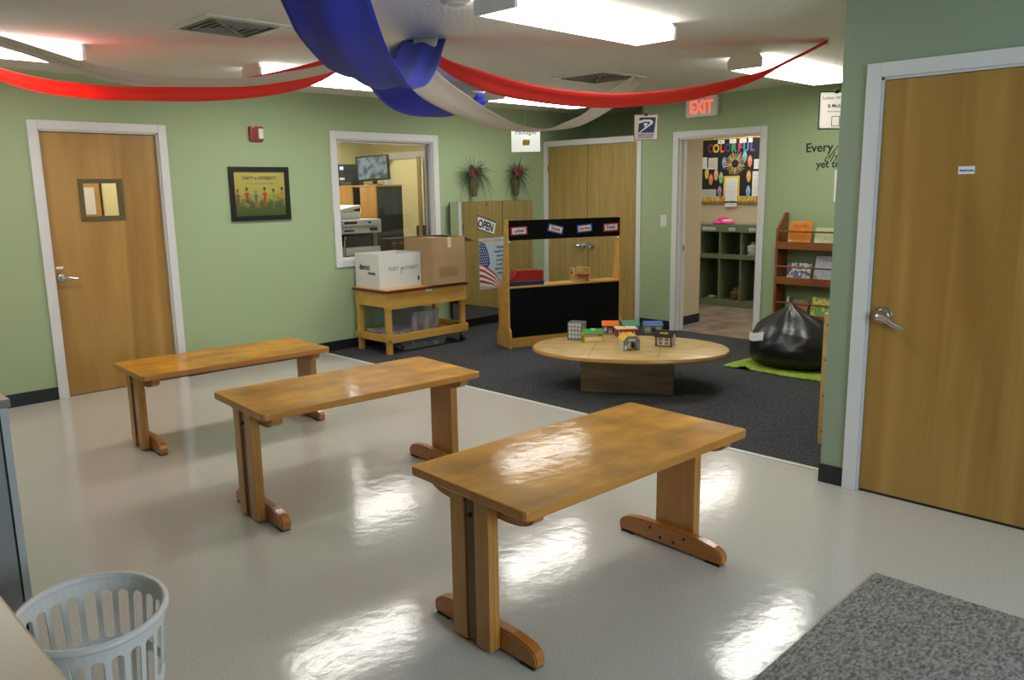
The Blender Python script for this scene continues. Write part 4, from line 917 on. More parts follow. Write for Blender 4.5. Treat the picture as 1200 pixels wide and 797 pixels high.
# ------------------------------------------------------------------ hanging signs
def hang(name, label, c, w_, h_, az, top=H, edge=None, sheetm='paper'):
    t = thing(name, label, 'hanging sign', c, math.radians(az))
    if edge: MB().ring(rect(0, 0, w_+.012, h_+.012), rect(0, 0, w_-.006, h_-.006), 'y', 0, .0015).build('backing', edge, t)
    B('sheet', sheetm, t, (-w_/2, w_/2, -.0015, 0, -h_/2, h_/2))
    B('clip', 'black', t, (-.014, .014, -.006, .006, h_/2-.008, h_/2+.014, 0, .002)); m = MB(); m.tube([(0, 0, h_/2+.01), (0, 0, (h_/2+top-c[2])/2), (0, 0, top-c[2]-.001)], .0007, 5); m.build('string', 'fixend', t)
    return t
pk = hang('packages_sign', 'bright white hanging card reading Packages with a small parcel picture', (5.53, 5.31, 1.985), .265, .205, -45, sheetm=m_fabric('thin white card', (.92, .94, .94), .6, 0))
text('lettering', 'Packages', .055, (0, -.003, .055), X1, Z1, 'slate', pk, align='CENTER')
m = MB(); m.box(-.03, .025, -.006, -.002, -.045, -.005, 0, bev=.001); m.prism([(-.03, -.005), (.025, -.005), (.035, .008), (-.018, .008)], 'y', -.006, -.002, 1); m.prism([(.025, -.045), (.035, -.034), (.035, .008), (.025, -.005)], 'y', -.006, -.002, 2); m.build('parcel_picture', [mat('parcel gold', (.62, .38, .04), .5), mat('parcel light', (.8, .6, .15), .5), mat('parcel brown', (.25, .13, .03), .5)], pk)
us = hang('postal_sign', 'hanging white card with navy eagle logo of the postal service', (5.773, 4.141, 2.04), .19, .20, -45, edge=mat('rust card edge', (.25, .07, .03), .6), sheetm=mat('warm white card', (.70, .64, .60), .6))
m = MB(); sk = .012
m.prism([(-.068, -.045), (.068, -.045), (.082, .080), (-.055, .080)], 'y', -.0035, -.0016, 0); m.build('logo_field', 'navy', us)
m = MB(); m.prism([(-.070, .050), (-.02, .062), (.035, .062), (.055, .052), (.06, .040), (.05, .025), (-.06, -.050), (-.072, -.052), (.022, .022), (.035, .036), (.03, .044), (-.01, .046), (-.07, .028)], 'y', -.005, -.0036, 0); m.prism([(-.02, .034), (.018, .034), (.006, .016), (-.012, -.0)], 'y', -.005, -.0036, 0); m.build('eagle', 'paper', us)
text('lettering', 'UNITED STATES', .02, (-.068, -.004, -.068), X1, Z1, 'navy', us, sx=.92, bold=.0004); text('lettering', 'POSTAL SERVICE', .02, (-.068, -.004, -.088), X1, Z1, 'navy', us, sx=.86, bold=.0004)
le = hang('letter_sign', 'hanging grey card reading Letter Writing and Mailing, partly behind the near wall', (5.853, 2.56, 2.062), .24, .25, -41, edge=m_fabric('navy card edge', (.10, .12, .18), .4, 0), sheetm=m_fabric('grey white card', (.85, .83, .80), .7, 0))
text('lettering', 'Letter Writing', .034, (0, -.003, .075), X1, Z1, 'slate', le, align='CENTER'); text('lettering', '& Mailing', .034, (0, -.003, .02), X1, Z1, 'slate', le, align='CENTER', bold=.0005); text('lettering', 'Write and send a note', .014, (0, -.003, -.012), X1, Z1, inkb, le, align='CENTER')
MB().ring(rect(0, -.075, .06, .07), rect(0, -.075, .052, .062), 'y', -.004, -.0016).build('stamp_outline', inkb, le)

# ------------------------------------------------------------------ bookshelf with books
bs = thing('bookshelf', 'reddish wood display bookshelf against the green wall beyond the bean bag', 'bookshelf', (XE, 3.65, .004), 0)
def side(y): return MB().prism([(-.01, 0), (-.21, 0), (-.21, 1.13), (-.055, 1.285), (-.01, 1.285)], 'y', y-.022, y)
for y in (0, -1.0): side(y).build('side_panel', 'cherry', bs)
for k, z in enumerate((.985, .655, .315)):
    B('shelf', 'cherry', bs, (-.205, -.012, -.978+.001, -.022, z-.035, z-.018)); B('lip', 'cherry', bs, (-.213, -.195, -.978, -.022, z-.035, z+.035, 0, .003))
    MB().cyl((-.2, -.022, z+.13), (-.2, -.978, z+.13), .009, seg=10).build('rail', 'cherry', bs)
    for y in (-.42,): 
        MB().ring(rect(y, z, .085, .032), rect(y, z, .07, .02), 'x', -.216, -.213).build('label_holder', 'hinge', bs)
B('lip', 'cherry', bs, (-.213, -.195, -.978, -.022, 0, .07, 0, .003))
def m_cover(name, c1, c2, c3, scale=9):
    m, t, b = nt(name); L = t.links.new; tc = t.nodes.new('ShaderNodeTexCoord'); v = t.nodes.new('ShaderNodeTexNoise'); v.inputs['Scale'].default_value = scale; v.inputs['Detail'].default_value = 1.5
    r = t.nodes.new('ShaderNodeValToRGB'); r.color_ramp.interpolation = 'CONSTANT'; r.color_ramp.elements[0].position = 0; r.color_ramp.elements[0].color = C4(c1); r.color_ramp.elements[1].position = .5; r.color_ramp.elements[1].color = C4(c2); e = r.color_ramp.elements.new(.62); e.color = C4(c3); e = r.color_ramp.elements.new(.4); e.color = C4(c1)
    L(tc.outputs['Object'], v.inputs['Vector']); L(v.outputs['Fac'], r.inputs[0]); L(r.outputs[0], b.inputs['Base Color']); b.inputs['Roughness'].default_value = .3; return m
def book(label, yc, z, w_, h_, cov, lean=14, x=-.185, title=None, tcol='paper', th=.008, rzz=0):
    t = thing('picture_book', label, 'book', (XE+x, yc, z), 0, 'picture books on the display bookshelf'); t.rotation_euler = (0, math.radians(lean), math.radians(rzz))
    B('cover', cov, t, (0, .0015, -w_/2, w_/2, 0, h_), (th-.0015, th, -w_/2, w_/2, 0, h_), (0, th, w_/2-.0015, w_/2, 0, h_)); B('pages', 'paper', t, (.0016, th-.0016, -w_/2+.003, w_/2-.002, .003, h_-.003))
    if title: text('title', title, .038, (-.001, 0, h_-.06), Yn, Z1, tcol, t, align='CENTER', depth=.0008, sx=.9)
    return t
zs = [.985-.017+.004, .655-.017+.004, .315-.017+.004]
c_or = m_cover('orange cover', (.62, .20, .02), (.70, .26, .02), (.60, .40, .35), 14)
book('orange picture book at the left of the top shelf', 3.44, zs[0], .215, .25, c_or, title='Little Bear', tcol='t_redtxt', rzz=0)
book('pale green picture book on the top shelf beside the orange one', 3.17, zs[0], .25, .19, m_cover('pale green cover', (.50, .58, .33), (.58, .64, .40), (.66, .68, .5), 8))
book('wide picture book with busy blue, red and white cover, left on the middle shelf', 3.43, zs[1], .22, .19, m_cover('busy cover', (.08, .12, .18), (.55, .57, .60), (.30, .06, .05), 26))
book('pale blue picture book with arched lettering, on the middle shelf', 3.17, zs[1], .23, .265, m_cover('pale blue cover', (.36, .42, .50), (.45, .48, .52), (.28, .30, .12), 9), title='Colors', tcol='t_orange')
book('small dark picture book with orange painting, left on the bottom shelf', 3.42, zs[2], .17, .185, m_cover('orange painting', (.45, .10, .03), (.12, .18, .12), (.55, .22, .04), 20), rzz=-8, x=-.17)
book('green and yellow picture book on the bottom shelf', 3.19, zs[2], .22, .22, m_cover('green yellow cover', (.12, .32, .06), (.65, .52, .05), (.20, .10, .30), 20), title='Frogs', tcol='t_yellow')
book('slim white picture book leaning behind the small dark one', 3.545, zs[2], .02, .20, 'paper', lean=10, x=-.15, th=.1)

# ------------------------------------------------------------------ bean bag on green rug
gr = MB(); nx, ny = 40, 30; X0, X1_, Y0, Y1 = 6.13, 7.05, 2.3, 3.54
vv = []
for i in range(nx+1):
    row = []
    for j in range(ny+1):
        u, v = i/nx, j/ny; x = X0+(X1_-X0)*u+.012*math.sin(9*v); y = Y0+(Y1-Y0)*v+.012*math.sin(7*u+1)
        fold = .032*math.exp(-((y-3.36)/.035)**2)*math.exp(-((x-6.13)/.16)**2)
        z = .0065+fold+.003*abs(math.sin(17*u*v+5*u))
        row.append(gr.bm.verts.new((x, y, z)))
    vv.append(row)
for i in range(nx):
    for j in range(ny):
        f = gr.bm.faces.new((vv[i][j], vv[i+1][j], vv[i+1][j+1], vv[i][j+1])); f.smooth = True
g = gr.build('shag_rug', 'lime', None); g.modifiers.new('thick', 'SOLIDIFY').thickness = .012; g.modifiers['thick'].offset = 1
tag(g, 'lime green shag rug under the black bean bag', 'rug')
bn = thing('bean_bag', 'black vinyl bean bag with a peaked top and white tag, on the green rug', 'bean bag', (6.59, 3.105, .024), 0)
m = MB(); nu, nv_ = 72, 40; rows = []
M['vinylblack'] = mat('black vinyl', (.012, .012, .013), .34, coat=.0, bump=.5, bscale=7)
R_, HT = .382, .50
for j in range(nv_+1):
    v = j/nv_
    # profile: flat bottom, fat low belly, concave cone to the peak
    K = [(0, 0, 0), (.08, .78, 0), (.14, .90, .03), (.24, .985, .09), (.34, 1.0, .16), (.44, .965, .225), (.54, .87, .285), (.64, .71, .34), (.74, .52, .39), (.84, .30, .440), (.92, .14, .487), (.97, .055, .52), (1.0, .0, .54)]
    for (v0, r0_, z0_), (v1, r1_, z1_) in zip(K, K[1:]):
        if v0 <= v <= v1+1e-9:
            f = (v-v0)/(v1-v0); r = R_*(r0_+(r1_-r0_)*f); z = z0_+(z1_-z0_)*f; break
    row = []
    for i in range(nu):
        a = 2*PI*i/nu
        q = max(0, (v-.35)/.65)
        pl = 1+.085*math.sin(a*8+1.3+.8*math.sin(3*v))*q**.7*(1-v*.35)+.03*math.sin(a*5+2*v)*min(1, v*2)+.035*math.sin(a*15+5*v)*q*(1-v*.5)+.02*math.sin(a*3+15*v)*(1 if v < .6 else .3)+.012*math.sin(a*11-14*v)
        if r < .02: pl = 1
        sh = q**1.5
        px = r*pl*math.cos(a)-.045*sh; py = r*pl*math.sin(a)*1.10+.06*sh
        row.append(m.bm.verts.new((px, py, z+(.012*math.sin(a*4+3*v) if .2 < v < .9 else 0))))
    rows.append(row)
for r0, r1 in zip(rows, rows[1:]):
    for i in range(nu):
        try: f = m.bm.faces.new((r0[i], r0[(i+1) % nu], r1[(i+1) % nu], r1[i])); f.smooth = True
        except ValueError: pass
bmesh.ops.remove_doubles(m.bm, verts=m.bm.verts, dist=.0005)
bo = m.build('bag', 'vinylblack', bn, angle=180, recalc=True)
m = MB()
P_ = [(-.295, .30, .215), (-.325, .245, .21), (-.352, .19, .225), (-.372, .13, .238)]
for k in range(3):
    a, b_ = Vector(P_[k]), Vector(P_[k+1]); m.prism([(a.y, a.z), (b_.y, b_.z), (b_.y, b_.z+.07), (a.y, a.z+.07)], 'x', -.0, .002) if False else m.quad([a, b_, b_+Vector((.012, 0, .07)), a+Vector((.012, 0, .07))])
tg = m.build('tag', 'paper', bn); tg.modifiers.new('s', 'SOLIDIFY').thickness = .002

# ------------------------------------------------------------------ low shelf behind the near wall
ls = thing('low_shelf', 'pale birch shelf unit whose drilled side shows just past the near wall', 'shelf', (4.62, 1.75, .004), 0)
B('side_panel', 'birch', ls, (0, .02, 0, .272, 0, .80, 0, .004)); B('side_panel', 'birch', ls, (.88, .90, 0, .272, 0, .80, 0, .004))
B('back_panel', 'birch', ls, (.02, .88, 0, .008, .02, .80)); 
for z in (.03, .40, .76): B('shelf', 'birch', ls, (.02, .88, .008, .268, z, z+.02))
for z in (.08, .30, .52, .73): MB().cyl((-.0006, .25, z), (.003, .25, z), .005, seg=10).build('screw_hole', 'dark', ls)

# ------------------------------------------------------------------ floor mat
mt_ = MB(); mt_.box(1.67, 3.165, .15, 1.115, 0.0005, .009, bev=.003)
tag(mt_.build('door_mat', 'matgrey', None), 'grey-brown flecked floor mat at the lower right, in front of the right door', 'mat')

# ------------------------------------------------------------------ laundry basket
bk = thing('plastic_basket', 'round pale grey plastic basket with tall slots, at the lower left', 'basket', (.642, 2.34, 0), math.radians(74.6)); bk.scale = (1.2, 1.02, 1)
M['bask'] = mat('pale grey plastic', (.63, .615, .60), .38)
NS = 24; HB = .40; rt, rb = .188, .155
def bp(a, z, off=0): r = rb+(rt-rb)*(z/HB)+off; return Vector((r*math.cos(a), r*math.sin(a), z))
m = MB(); SUB = 8
bands = [(.0, .03), (.175, .205), (.355, .392)]
th = .0035
def slab(a0, a1, z0, z1):
    V = [m.bm.verts.new(bp(a, z, o_)) for o_ in (0, -th) for a, z in ((a0, z0), (a1, z0), (a1, z1), (a0, z1))]
    for q_ in ((0, 1, 2, 3), (7, 6, 5, 4), (0, 4, 5, 1), (1, 5, 6, 2), (2, 6, 7, 3), (3, 7, 4, 0)): f = m.bm.faces.new([V[k] for k in q_])
def slotrow(z0, z1):
    for k in range(NS):
        c = 2*PI*k/NS; hw = PI/NS; s_ = hw*.66; dz = s_*(rb+rt)/2*1.0
        # mullion
        for e in (-1, 1):
            slab(*sorted((c+e*s_, c+e*hw)), z0, z1)
        # rounded slot ends
        n = 4
        for i in range(-n, n):
            x0, x1 = i/n, (i+1)/n; xm = (x0+x1)/2; h_ = dz*(1-math.sqrt(max(0, 1-xm*xm)))
            if h_ > .0003:
                slab(c+x0*s_, c+x1*s_, z1-h_, z1); slab(c+x0*s_, c+x1*s_, z0, z0+h_)
slotrow(.03, .175); slotrow(.205, .355)
for z0, z1 in bands:
    for k in range(NS*2): slab(2*PI*k/(NS*2), 2*PI*(k+1)/(NS*2), z0, z1)
m.build('basket_wall', 'bask', bk, recalc=True)
m = MB(); seg = 64
prof = [(rt-.006, HB-.012), (rt+.004, HB-.014), (rt+.011, HB-.008), (rt+.012, HB), (rt+.008, HB+.006), (rt, HB+.008), (rt-.006, HB+.004), (rt-.008, HB-.004)]
rows = [[m.bm.verts.new((r*math.cos(2*PI*i/seg), r*math.sin(2*PI*i/seg), z)) for i in range(seg)] for r, z in prof]
for k in range(len(rows)):
    a, b_ = rows[k], rows[(k+1) % len(rows)]
    for i in range(seg): f = m.bm.faces.new((a[i], a[(i+1) % seg], b_[(i+1) % seg], b_[i])); f.smooth = True
m.build('rim', 'bask', bk, recalc=True, angle=60)
MB().lathe([(.001, .004), (rb-.004, .004), (rb-.004, .009), (.001, .009)], 40).build('bottom', 'bask', bk, recalc=True)

# ------------------------------------------------------------------ left cabinet and desk
M['beigetop'] = mat('beige laminate', (.58, .47, .31), .3); M['taupe'] = mat('taupe edge', (.20, .17, .11), .45); M['greymetal'] = mat('grey metal', (.25, .25, .25), .4)
lc = thing('storage_cabinet', 'grey metal cabinet with beige top at the left edge, beyond the basket', 'cabinet', (.655, 2.98, 0), 0)
B('worktop', ['beigetop', 'taupe'], lc, (-1.0, .0, .0, .45, .872, .90, 1, .004), (-.998, -.002, .002, .448, .8985, .9005, 0))
B('cabinet_body', 'greymetal', lc, (-.98, -.012, .012, .44, .04, .872)); B('plinth', 'black', lc, (-.96, -.03, .03, .42, 0, .04))
B('side_trim', mat('pale grey metal', (.42, .42, .42), .4), lc, (-.034, -.012, .0, .012, .04, .872)); B('door_gap', 'black', lc, (-.040, -.034, .009, .0125, .05, .87))
for a, b_ in ((-.97, -.50), (-.49, -.040)):
    dr = B('door', 'greymetal', lc, (a, b_, .002, .012, .06, .86, 0, .003)); B('handle', 'chrome', dr, (b_-.06 if a < -.6 else a+.05, b_-.05 if a < -.6 else a+.06, -.012, .002, .5, .62))
ds = thing('desk', 'beige laminate desk at the bottom left corner, in front of the basket', 'desk', (-.36, 1.22, 0), 0)
B('desktop', ['beigetop', 'beigetop'], ds, (-.7, .70, -.75, .80, .722, .75, 0, .006))
for x in (-.64, .60):
    for y in (-.68, .68): B('leg', 'greymetal', ds, (x, x+.04, y, y+.04, 0, .722))
B('apron', 'greymetal', ds, (-.62, .62, .70, .72, .64, .722), (-.62, .62, -.70, -.68, .64, .722))

# ------------------------------------------------------------------ office things
of = thing('office_cabinet', 'wood fronted wall of office cabinet with slate end panel, behind the office window', 'cabinet', (5.90, 8.17, 0), 0)
OH = 1.62; OL = 1.1
M['amberwood'] = wood('amber cabinet wood', (.48, .22, .045), (.58, .29, .06), (8, 8, 1), 2, .4, .3)
B('end_panel', 'slate', of, (.0, .38, 0, .02, 0, OH-.02)); B('end_panel', 'slate', of, (.0, .38, OL-.02, OL, 0, OH-.02)); B('back_panel', 'slate', of, (.36, .38, .02, OL-.02, 0, OH-.02)); B('top', 'amberwood', of, (-.02, .39, -.01, OL+.01, OH-.02, OH, 0, .002)); B('shelf', 'slate', of, (.0, .36, .02, OL-.02, OH-.42, OH-.40)); B('desk_shelf', 'slate', of, (-.1, .36, .02, OL-.02, .74, .77))
for a, b_ in ((.0, .33), (.50, .80), (.81, OL)): B('cabinet_door', 'amberwood', of, (-.018, .0, a, b_, OH-.42, OH-.022, 0, .003))
lp = thing('desk_lamp', 'small amber glowing lamp in the gap between the office cabinet doors', 'lamp', (6.0, 8.58, OH-.3995), 0)
MB().cyl((0, 0, 0), (0, 0, .02), .04, .035, 18).build('base', 'black', lp); MB().lathe([(.03, .02), (.055, .05), (.06, .12), (.04, .17), (.01, .18)], 18).build('shade', emit('amber glow', (1, .5, .08), .8), lp, recalc=True)
up = thing('ups_unit', 'black desktop unit with small blue display, on top of the office cabinet', 'electronic device', (6.06, 9.02, OH), math.radians(8))
B('casing', 'slate', up, (-.1, .12, -.075, .075, .03, .27, 0, .006)); B('front_panel', 'black', up, (-.102, -.1, -.068, .068, .04, .262)); B('display', emit('blue display', (.35, .5, 1), .8), up, (-.104, -.102, -.045, .02, .20, .24)); B('label_strip', 'offwhite', up, (-.104, -.102, -.06, .03, .075, .10)); B('vent', 'slate', up, (-.103, -.1, -.06, .06, .06, .07), (-.103, -.1, -.06, .06, .09, .10), (-.103, -.1, -.06, .06, .12, .13)); B('foot', 'black', up, (-.09, .11, -.075, -.05, 0, .03), (-.09, .11, .05, .075, 0, .03)); B('status_light', emit('green led', (.1, 1, .2), 3), up, (-.1045, -.1, -.05, -.035, .035, .045))
rc = thing('recorder', 'flat black recorder box lying on the office cabinet between desktop unit and monitor', 'electronic device', (5.98, 8.80, OH), 0)
B('casing', 'black', rc, (-.09, .10, -.11, .12, 0, .045, 0, .003)); B('front_panel', 'slate', rc, (-.092, -.09, -.10, .11, .006, .038))
mo = thing('monitor', 'black monitor showing grey camera views, on top of the office cabinet', 'monitor', (6.05, 8.42, OH), math.radians(-62))
m = MB(); m.box(-.22, .22, -.02, .02, .055, .36, 0, bev=.005, mtx=Matrix.Rotation(math.radians(-3), 4, 'Y')); m.build('housing', 'black', mo)
def m_cctv():
    m, t, b = nt('camera views'); L = t.links.new; tc = t.nodes.new('ShaderNodeTexCoord'); n = t.nodes.new('ShaderNodeTexNoise'); n.inputs['Scale'].default_value = 12; n.inputs['Detail'].default_value = 3
    r = t.nodes.new('ShaderNodeValToRGB'); r.color_ramp.elements[0].position = .42; r.color_ramp.elements[1].position = .6; r.color_ramp.elements[0].color = (.03, .05, .06, 1); r.color_ramp.elements[1].color = (.22, .27, .28, 1)
    L(tc.outputs['Object'], n.inputs['Vector']); L(n.outputs['Fac'], r.inputs[0]); L(r.outputs[0], b.inputs['Emission Color']); b.inputs['Emission Strength'].default_value = .8; b.inputs['Base Color'].default_value = (.02, .02, .02, 1); return m
m = MB(); mt = Matrix.Rotation(math.radians(-3), 4, 'Y')
for i in range(2):
    for j in range(2): m.box(-.198+i*.199, -.002+i*.199, -.0215, -.020, .078+j*.133, .209+j*.133, mtx=mt)
m.build('screen', m_cctv(), mo); B('stand', 'black', mo, (-.03, .03, .015, .03, .01, .12)); MB().cyl((0, .02, 0), (0, .02, .012), .1, .09, 20).build('base', 'black', mo)
# copier
cp = thing('photocopier', 'pale grey photocopier with output tray, behind the office window', 'photocopier', (4.93, 7.55, 0), 0); cp.scale = (.92, 1, 1.07)
M['copier'] = mat('pale copier plastic', (.50, .52, .49), .45); M['copierd'] = mat('copier dark grey', (.13, .14, .14), .5)
B('base_unit', 'copier', cp, (0, .58, 0, .55, .05, .74, 0, .01)); B('tray_drawer', 'copier', cp, (.02, .50, -.008, 0, .45, .58, 0, .004)); B('tray_drawer', 'copier', cp, (.02, .50, -.008, 0, .60, .72, 0, .004))
B('output_tray', 'copier', cp, (.05, .55, -.05, .30, .80, .88, 0, .008)); B('side_door', 'copierd', cp, (.5805, .584, .05, .5, .1, .7)); B('badge', 'slate', cp, (.06, .2, -.0225, -.02, 1.04, 1.06), (.42, .54, -.0225, -.02, 1.04, 1.075)); B('vent', 'copierd', cp, *[(.08, .46, -.0095, -.008, .47+.03*k, .478+.03*k) for k in range(3)]); B('column', 'copierd', cp, (0.0, .06, .1, .5, .74, 1.02), (.50, .56, .02, .5, .74, 1.02), (.06, .5, .30, .5, .74, 1.02)); B('paper_slot', 'dark', cp, (.08, .48, .02, .30, .885, .99))
B('scanner', 'copier', cp, (-.02, .60, -.02, .55, 1.02, 1.16, 0, .015)); pn = B('control_panel', 'copier', cp, (-.01, .55, -.08, -.02, 1.10, 1.16, 0, .008)); B('keys', 'dark', pn, (.02, .2, -.083, -.08, 1.12, 1.145), (.36, .40, -.083, -.08, 1.12, 1.14))
m = MB(); m.box(0, .34, 0, .40, 0, .03, bev=.008, mtx=Matrix.Translation((.05, .08, 1.23)) @ Matrix.Rotation(math.radians(-8), 4, 'Y')); m.build('feeder_tray', 'copier', cp); B('feeder', 'copier', cp, (.10, .40, .1, .50, 1.16, 1.24, 0, .02))
m = MB(); m.tube([(.04, -.06, 1.0), (.0, -.09, .9), (-.02, -.08, .75), (.0, -.06, .6), (.02, -.03, .4)], .008, 8); m.build('cable', 'copier', cp)
for x in (.05, .5):
    pass
B('foot', 'black', cp, (.03, .10, .03, .10, 0, .05), (.48, .55, .03, .10, 0, .05), (.03, .10, .45, .52, 0, .05), (.48, .55, .45, .52, 0, .05))
rk = thing('parts_rack', 'dark rack of small bins with orange labels, beside the photocopier', 'rack', (5.66, 7.62, 0), 0)
B('rack_body', 'slate', rk, (0, .34, .01, .25, 0, 1.0))
for i in range(3):
    for j in range(3):
        dr = B('drawer', mat('bin front', (.06, .08, .10), .4), rk, (.015+.108*i, .108+.108*i, .0, .01, .72+.09*j, .80+.09*j, 0, .002)); B('drawer_label', 'parcel gold' if False else M['t_orange'], dr, (.03+.108*i, .09+.108*i, -.001, 0, .765+.09*j, .775+.09*j))
B('drawer', 'slate', rk, (.015, .325, 0, .01, .05, .70, 0, .003))
ch = thing('office_chair', 'black office chair back glimpsed behind the slate cabinet end', 'chair', (6.62, 7.95, 0), math.radians(-30))
B('seat', 'black', ch, (-.23, .23, -.22, .22, .43, .50, 0, .03)); m = MB(); m.box(-.2, .2, .20, .25, .62, 1.12, bev=.02, mtx=Matrix.Rotation(math.radians(-4), 4, 'X')); m.build('backrest', 'black', ch); B('back_frame', 'black', ch, (-.03, .03, .16, .19, .44, .9)); MB().cyl((0, 0, .08), (0, 0, .43), .025, seg=12).build('column', 'chrome', ch)
m = MB()
for k in range(5): a = 2*PI*k/5; m.tube([(0, 0, .09), (.28*math.cos(a), .28*math.sin(a), .07)], .018, 8); m.sph((.28*math.cos(a), .28*math.sin(a), .028), .028, seg=10)
m.build('base', 'black', ch)

# ------------------------------------------------------------------ corridor: cubbies and bulletin board
cu = thing('cubby_unit', 'sage green cubby unit with two rows of open lockers in the corridor', 'cubby unit', (9.30, 5.48, .006), 0)
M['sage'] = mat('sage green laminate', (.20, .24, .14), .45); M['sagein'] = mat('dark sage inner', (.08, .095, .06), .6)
YL, YR = .92, -1.20; ys = [.92-.302*k for k in range(8)]
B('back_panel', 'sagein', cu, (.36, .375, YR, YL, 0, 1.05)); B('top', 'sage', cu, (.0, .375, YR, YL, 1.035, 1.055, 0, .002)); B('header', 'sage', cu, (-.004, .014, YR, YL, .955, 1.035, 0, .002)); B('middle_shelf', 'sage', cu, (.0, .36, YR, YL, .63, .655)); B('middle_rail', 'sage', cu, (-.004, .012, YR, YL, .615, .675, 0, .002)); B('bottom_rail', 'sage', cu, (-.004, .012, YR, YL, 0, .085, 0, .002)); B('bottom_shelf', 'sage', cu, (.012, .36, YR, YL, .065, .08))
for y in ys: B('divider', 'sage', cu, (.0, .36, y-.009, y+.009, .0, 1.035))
for k, y in enumerate((5.82, 5.70, 5.60, 5.32, 5.04)):
    s_ = B('name_tag', 'paper', cu, (-.006, -.004, y-5.48-.045, y-5.48+.045, .975, 1.015)); text('lettering', ('Ava', 'Ben', 'Mia', 'Leo', 'Zoe')[k] if False else 'name', .03, (-.0065, y-5.48, .985), Yn, Z1, 'slate', s_, align='CENTER', depth=.0006)
hatm = mat('hot pink cloth', (.75, .03, .22), .8, var=.2, vscale=20)
h1 = thing('sun_hat', 'bright pink and white cloth hat lying on top of the cubbies', 'hat', (9.45, 5.53, 1.0615), 0)
m = MB(); m.lathe([(.02, .0), (.125, .0), (.15, .01), (.14, .022), (.09, .03), (.075, .06), (.05, .08), (.01, .085)], 24); m.build('crown', hatm, h1, recalc=True); m = MB(); m.lathe([(.076, .03), (.082, .034), (.078, .05), (.07, .052)], 24, c=(0, -.03, 0)); m.build('band', 'white', h1, recalc=True)
def lump(name, label, cat, loc, r, sc, m_, seed):
    rnd = random.Random(seed); m = MB(); m.sph((0, 0, 0), r, sc, seg=22)
    for v in m.bm.verts:
        d = v.co.normalized(); v.co *= 1+.14*math.sin(d.x*7+seed)*math.sin(d.y*6+1)+.10*math.sin(d.z*11+seed); v.co.z = max(v.co.z, -r*sc[2]*.75)
    zmin = min(v.co.z for v in m.bm.verts)
    for v in m.bm.verts: v.co.z -= zmin
    o = m.build(name, m_, None, angle=180); o.location = loc; return tag(o, label, cat)
lump('folded_cloth', 'crumpled white cloth in the upper right cubby', 'cloth', (9.43, 5.085, .6625), .072, (1.2, .95, 1.35), 'white', 2)
lump('shoe_bag', 'brown crumpled bag on the floor of the middle lower cubby', 'bag', (9.45, 5.30, .087), .09, (1.1, .9, 1.0), mat('brown cloth', (.20, .11, .05), .85, var=.4, vscale=25), 5)
lump('dark_hat', 'small black crumpled cap in the upper middle cubby', 'hat', (9.44, 5.27, .6625), .05, (1.2, 1.1, .8), 'black', 4)
lump('pale_sock', 'small pale crumpled cloth in the lower left cubby', 'cloth', (9.42, 5.66, .087), .04, (1.2, 1.4, .5), 'offwhite', 6)

bd = thing('bulletin_board', 'black bulletin board with rainbow COLORFUL lettering, above the corridor cubbies', 'bulletin board', (9.68, 5.48, 1.77), 0)
BW, BE, BZ = .53, -.62, .425   # +y extent, -y extent, half height
B('backing', mat('black board paper', (.012, .012, .014), .8), bd, (-.02, 0, BE, BW, -BZ, BZ))
def m_border():
    m, t, b = nt('crayon border'); L = t.links.new; tc = t.nodes.new('ShaderNodeTexCoord'); mp = t.nodes.new('ShaderNodeMapping'); mp.inputs['Scale'].default_value = (1, 30, 9)
    n = t.nodes.new('ShaderNodeTexNoise'); n.inputs['Scale'].default_value = 1.3; n.inputs['Detail'].default_value = 0; r = t.nodes.new('ShaderNodeValToRGB'); r.color_ramp.interpolation = 'CONSTANT'
    r.color_ramp.elements[0].color = (.75, .55, .03, 1); r.color_ramp.elements[1].position = .47; r.color_ramp.elements[1].color = (.6, .05, .03, 1)
    for p, c in ((.53, (.75, .6, .05)), (.6, (.1, .35, .08)), (.66, (.7, .65, .5)), (.4, (.65, .2, .02))): e = r.color_ramp.elements.new(p); e.color = C4(c)
    L(tc.outputs['Object'], mp.inputs[0]); L(mp.outputs[0], n.inputs['Vector']); L(n.outputs['Fac'], r.inputs[0]); L(r.outputs[0], b.inputs['Base Color']); return m
B('border', m_border(), bd, (-.023, -.020, BE, BW, BZ-.055, BZ), (-.023, -.020, BE, BW, -BZ, -BZ+.065)); B('frame', mat('oak strip', (.35, .2, .05), .5), bd, (-.028, 0, BE-.02, BW+.02, -BZ-.025, -BZ), (-.028, 0, BE-.02, BW+.02, BZ, BZ+.02))
lc_ = [(.22, .03, .08), (.70, .52, .04), (.75, .12, .03), (.08, .04, .16), (.06, .30, .14), (.6, .04, .10), (.05, .28, .36), (.20, .06, .36)]
for k, c_ in enumerate('COLORFUL'): text('letter', c_, .145, (-.024, .405-.0865*k, .21), Yn, Z1, mat('letter card', lc_[k], .6), bd, align='CENTER', bold=.006, sx=.80)
for k, (s_, y) in enumerate((('Our', .25), ('Hands', .08), ('Make', -.065), ('a', -.17))):
    cdn = B('word_card', 'paper', bd, (-.0235, -.020, y-.05+(.02 if k == 3 else 0), y+.045-(.02 if k == 3 else 0), .315, .365)); text('lettering', s_, .03, (-.025, y, .33), Yn, Z1, 'slate', cdn, align='CENTER', depth=.0006)
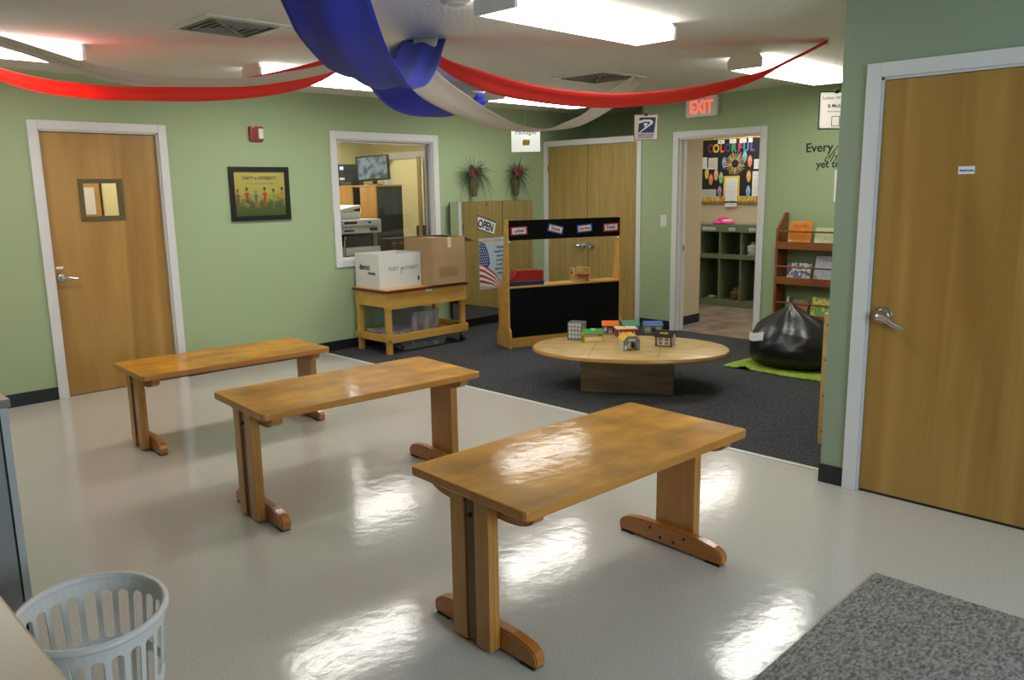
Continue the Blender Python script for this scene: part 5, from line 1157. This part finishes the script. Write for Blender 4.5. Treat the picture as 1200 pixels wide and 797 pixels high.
# radiating flower
m = MB(); cy, cz = .035, .055; pcol = []
for c_ in ((.55, .32, .06), (.5, .12, .03), (.12, .22, .35), (.6, .5, .15), (.2, .3, .08)): pcol.append(mat('petal card', c_, .6))
for k in range(24):
    a = 2*PI*k/24; d = Vector((math.cos(a), math.sin(a))); n_ = Vector((-d.y, d.x)); c0 = Vector((cy, cz))
    P4 = [c0+d*.05-n_*.007, c0+d*.125-n_*.009, c0+d*(.14+.012*(k % 3)), c0+d*.125+n_*.009, c0+d*.05+n_*.007]
    m.prism([tuple(p) for p in P4], 'x', -.024, -.020-.0005*(k % 2), k % 5)
m.build('paper_flower', pcol+['black'], bd)
m = MB(); m.cyl((-.022, cy, cz), (-.026, cy, cz), .035, seg=20); m.build('flower_centre', 'dark', bd)
# flip flop cutouts
ff = [(.195, .07, (.22, .28, .42)), (.45, -.06, (.75, .55, .1)), (.385, -.14, (.75, .2, .06)), (.31, -.08, (.75, .35, .35)), (.235, -.12, (.25, .5, .15)), (.25, -.30, (.3, .18, .35)), (-.10, .14, (.18, .42, .65)), (-.175, .08, (.75, .22, .06)), (-.165, -.11, (.75, .38, .05)), (-.165, -.30, (.2, .4, .7))]
for y, z, c_ in ff:
    m = MB(); pts = [(y+.030*(1-.2*math.sin(q)**2*(1 if math.sin(q) < 0 else 0))*math.cos(q), z+.075*math.sin(q)) for q in [2*PI*k/18 for k in range(18)]]
    m.prism(pts, 'x', -.024, -.020); fo = m.build('flip_flop_cutout', mat('flip flop card', c_, .6), bd)
    m = MB(); m.tube([(-.025, y-.026, z), (-.027, y, z+.045), (-.025, y+.026, z)], .004, 5); m.build('strap', 't_white', fo)
def note(y0, y1, z0, z1, m_='paper', lines=6, back=None):
    p_ = B('note_sheet', m_, bd, (-.025, -.0245, y0, y1, z0, z1)) if back is None else B('note_sheet', [m_, back], bd, (-.028, -.0265, y0, y1, z0, z1, 0), (-.0265, -.0235, y0-.03, y1+.03, z0+.13 if z0 < -.4 else z0-.02, z1+.03, 1))
    x = -.0255 if back is None else -.0285
    B('print_lines', 'taupe', p_, *[(x, x+.0004, y0+.015, y1-.015-(.03 if k % 3 == 2 else 0), z1-.02-(z1-z0-.03)*k/lines-.003, z1-.02-(z1-z0-.03)*k/lines) for k in range(lines)])
note(.29, .43, -.01, .14, mat('peach note', (.68, .6, .55), .7), 6, None); note(.45, .53, .0, .15, 'paper', 5); note(-.01, .16, -.50, -.13, 'paper', 14, mat('yellow card', (.72, .55, .05), .6))
note(-.39, -.235, -.02, .10, 'paper', 5); note(-.39, -.22, -.36, -.05, 'paper', 10); note(.30, .52, -.37, -.27, mat('grey slip', (.5, .52, .5), .7), 3)
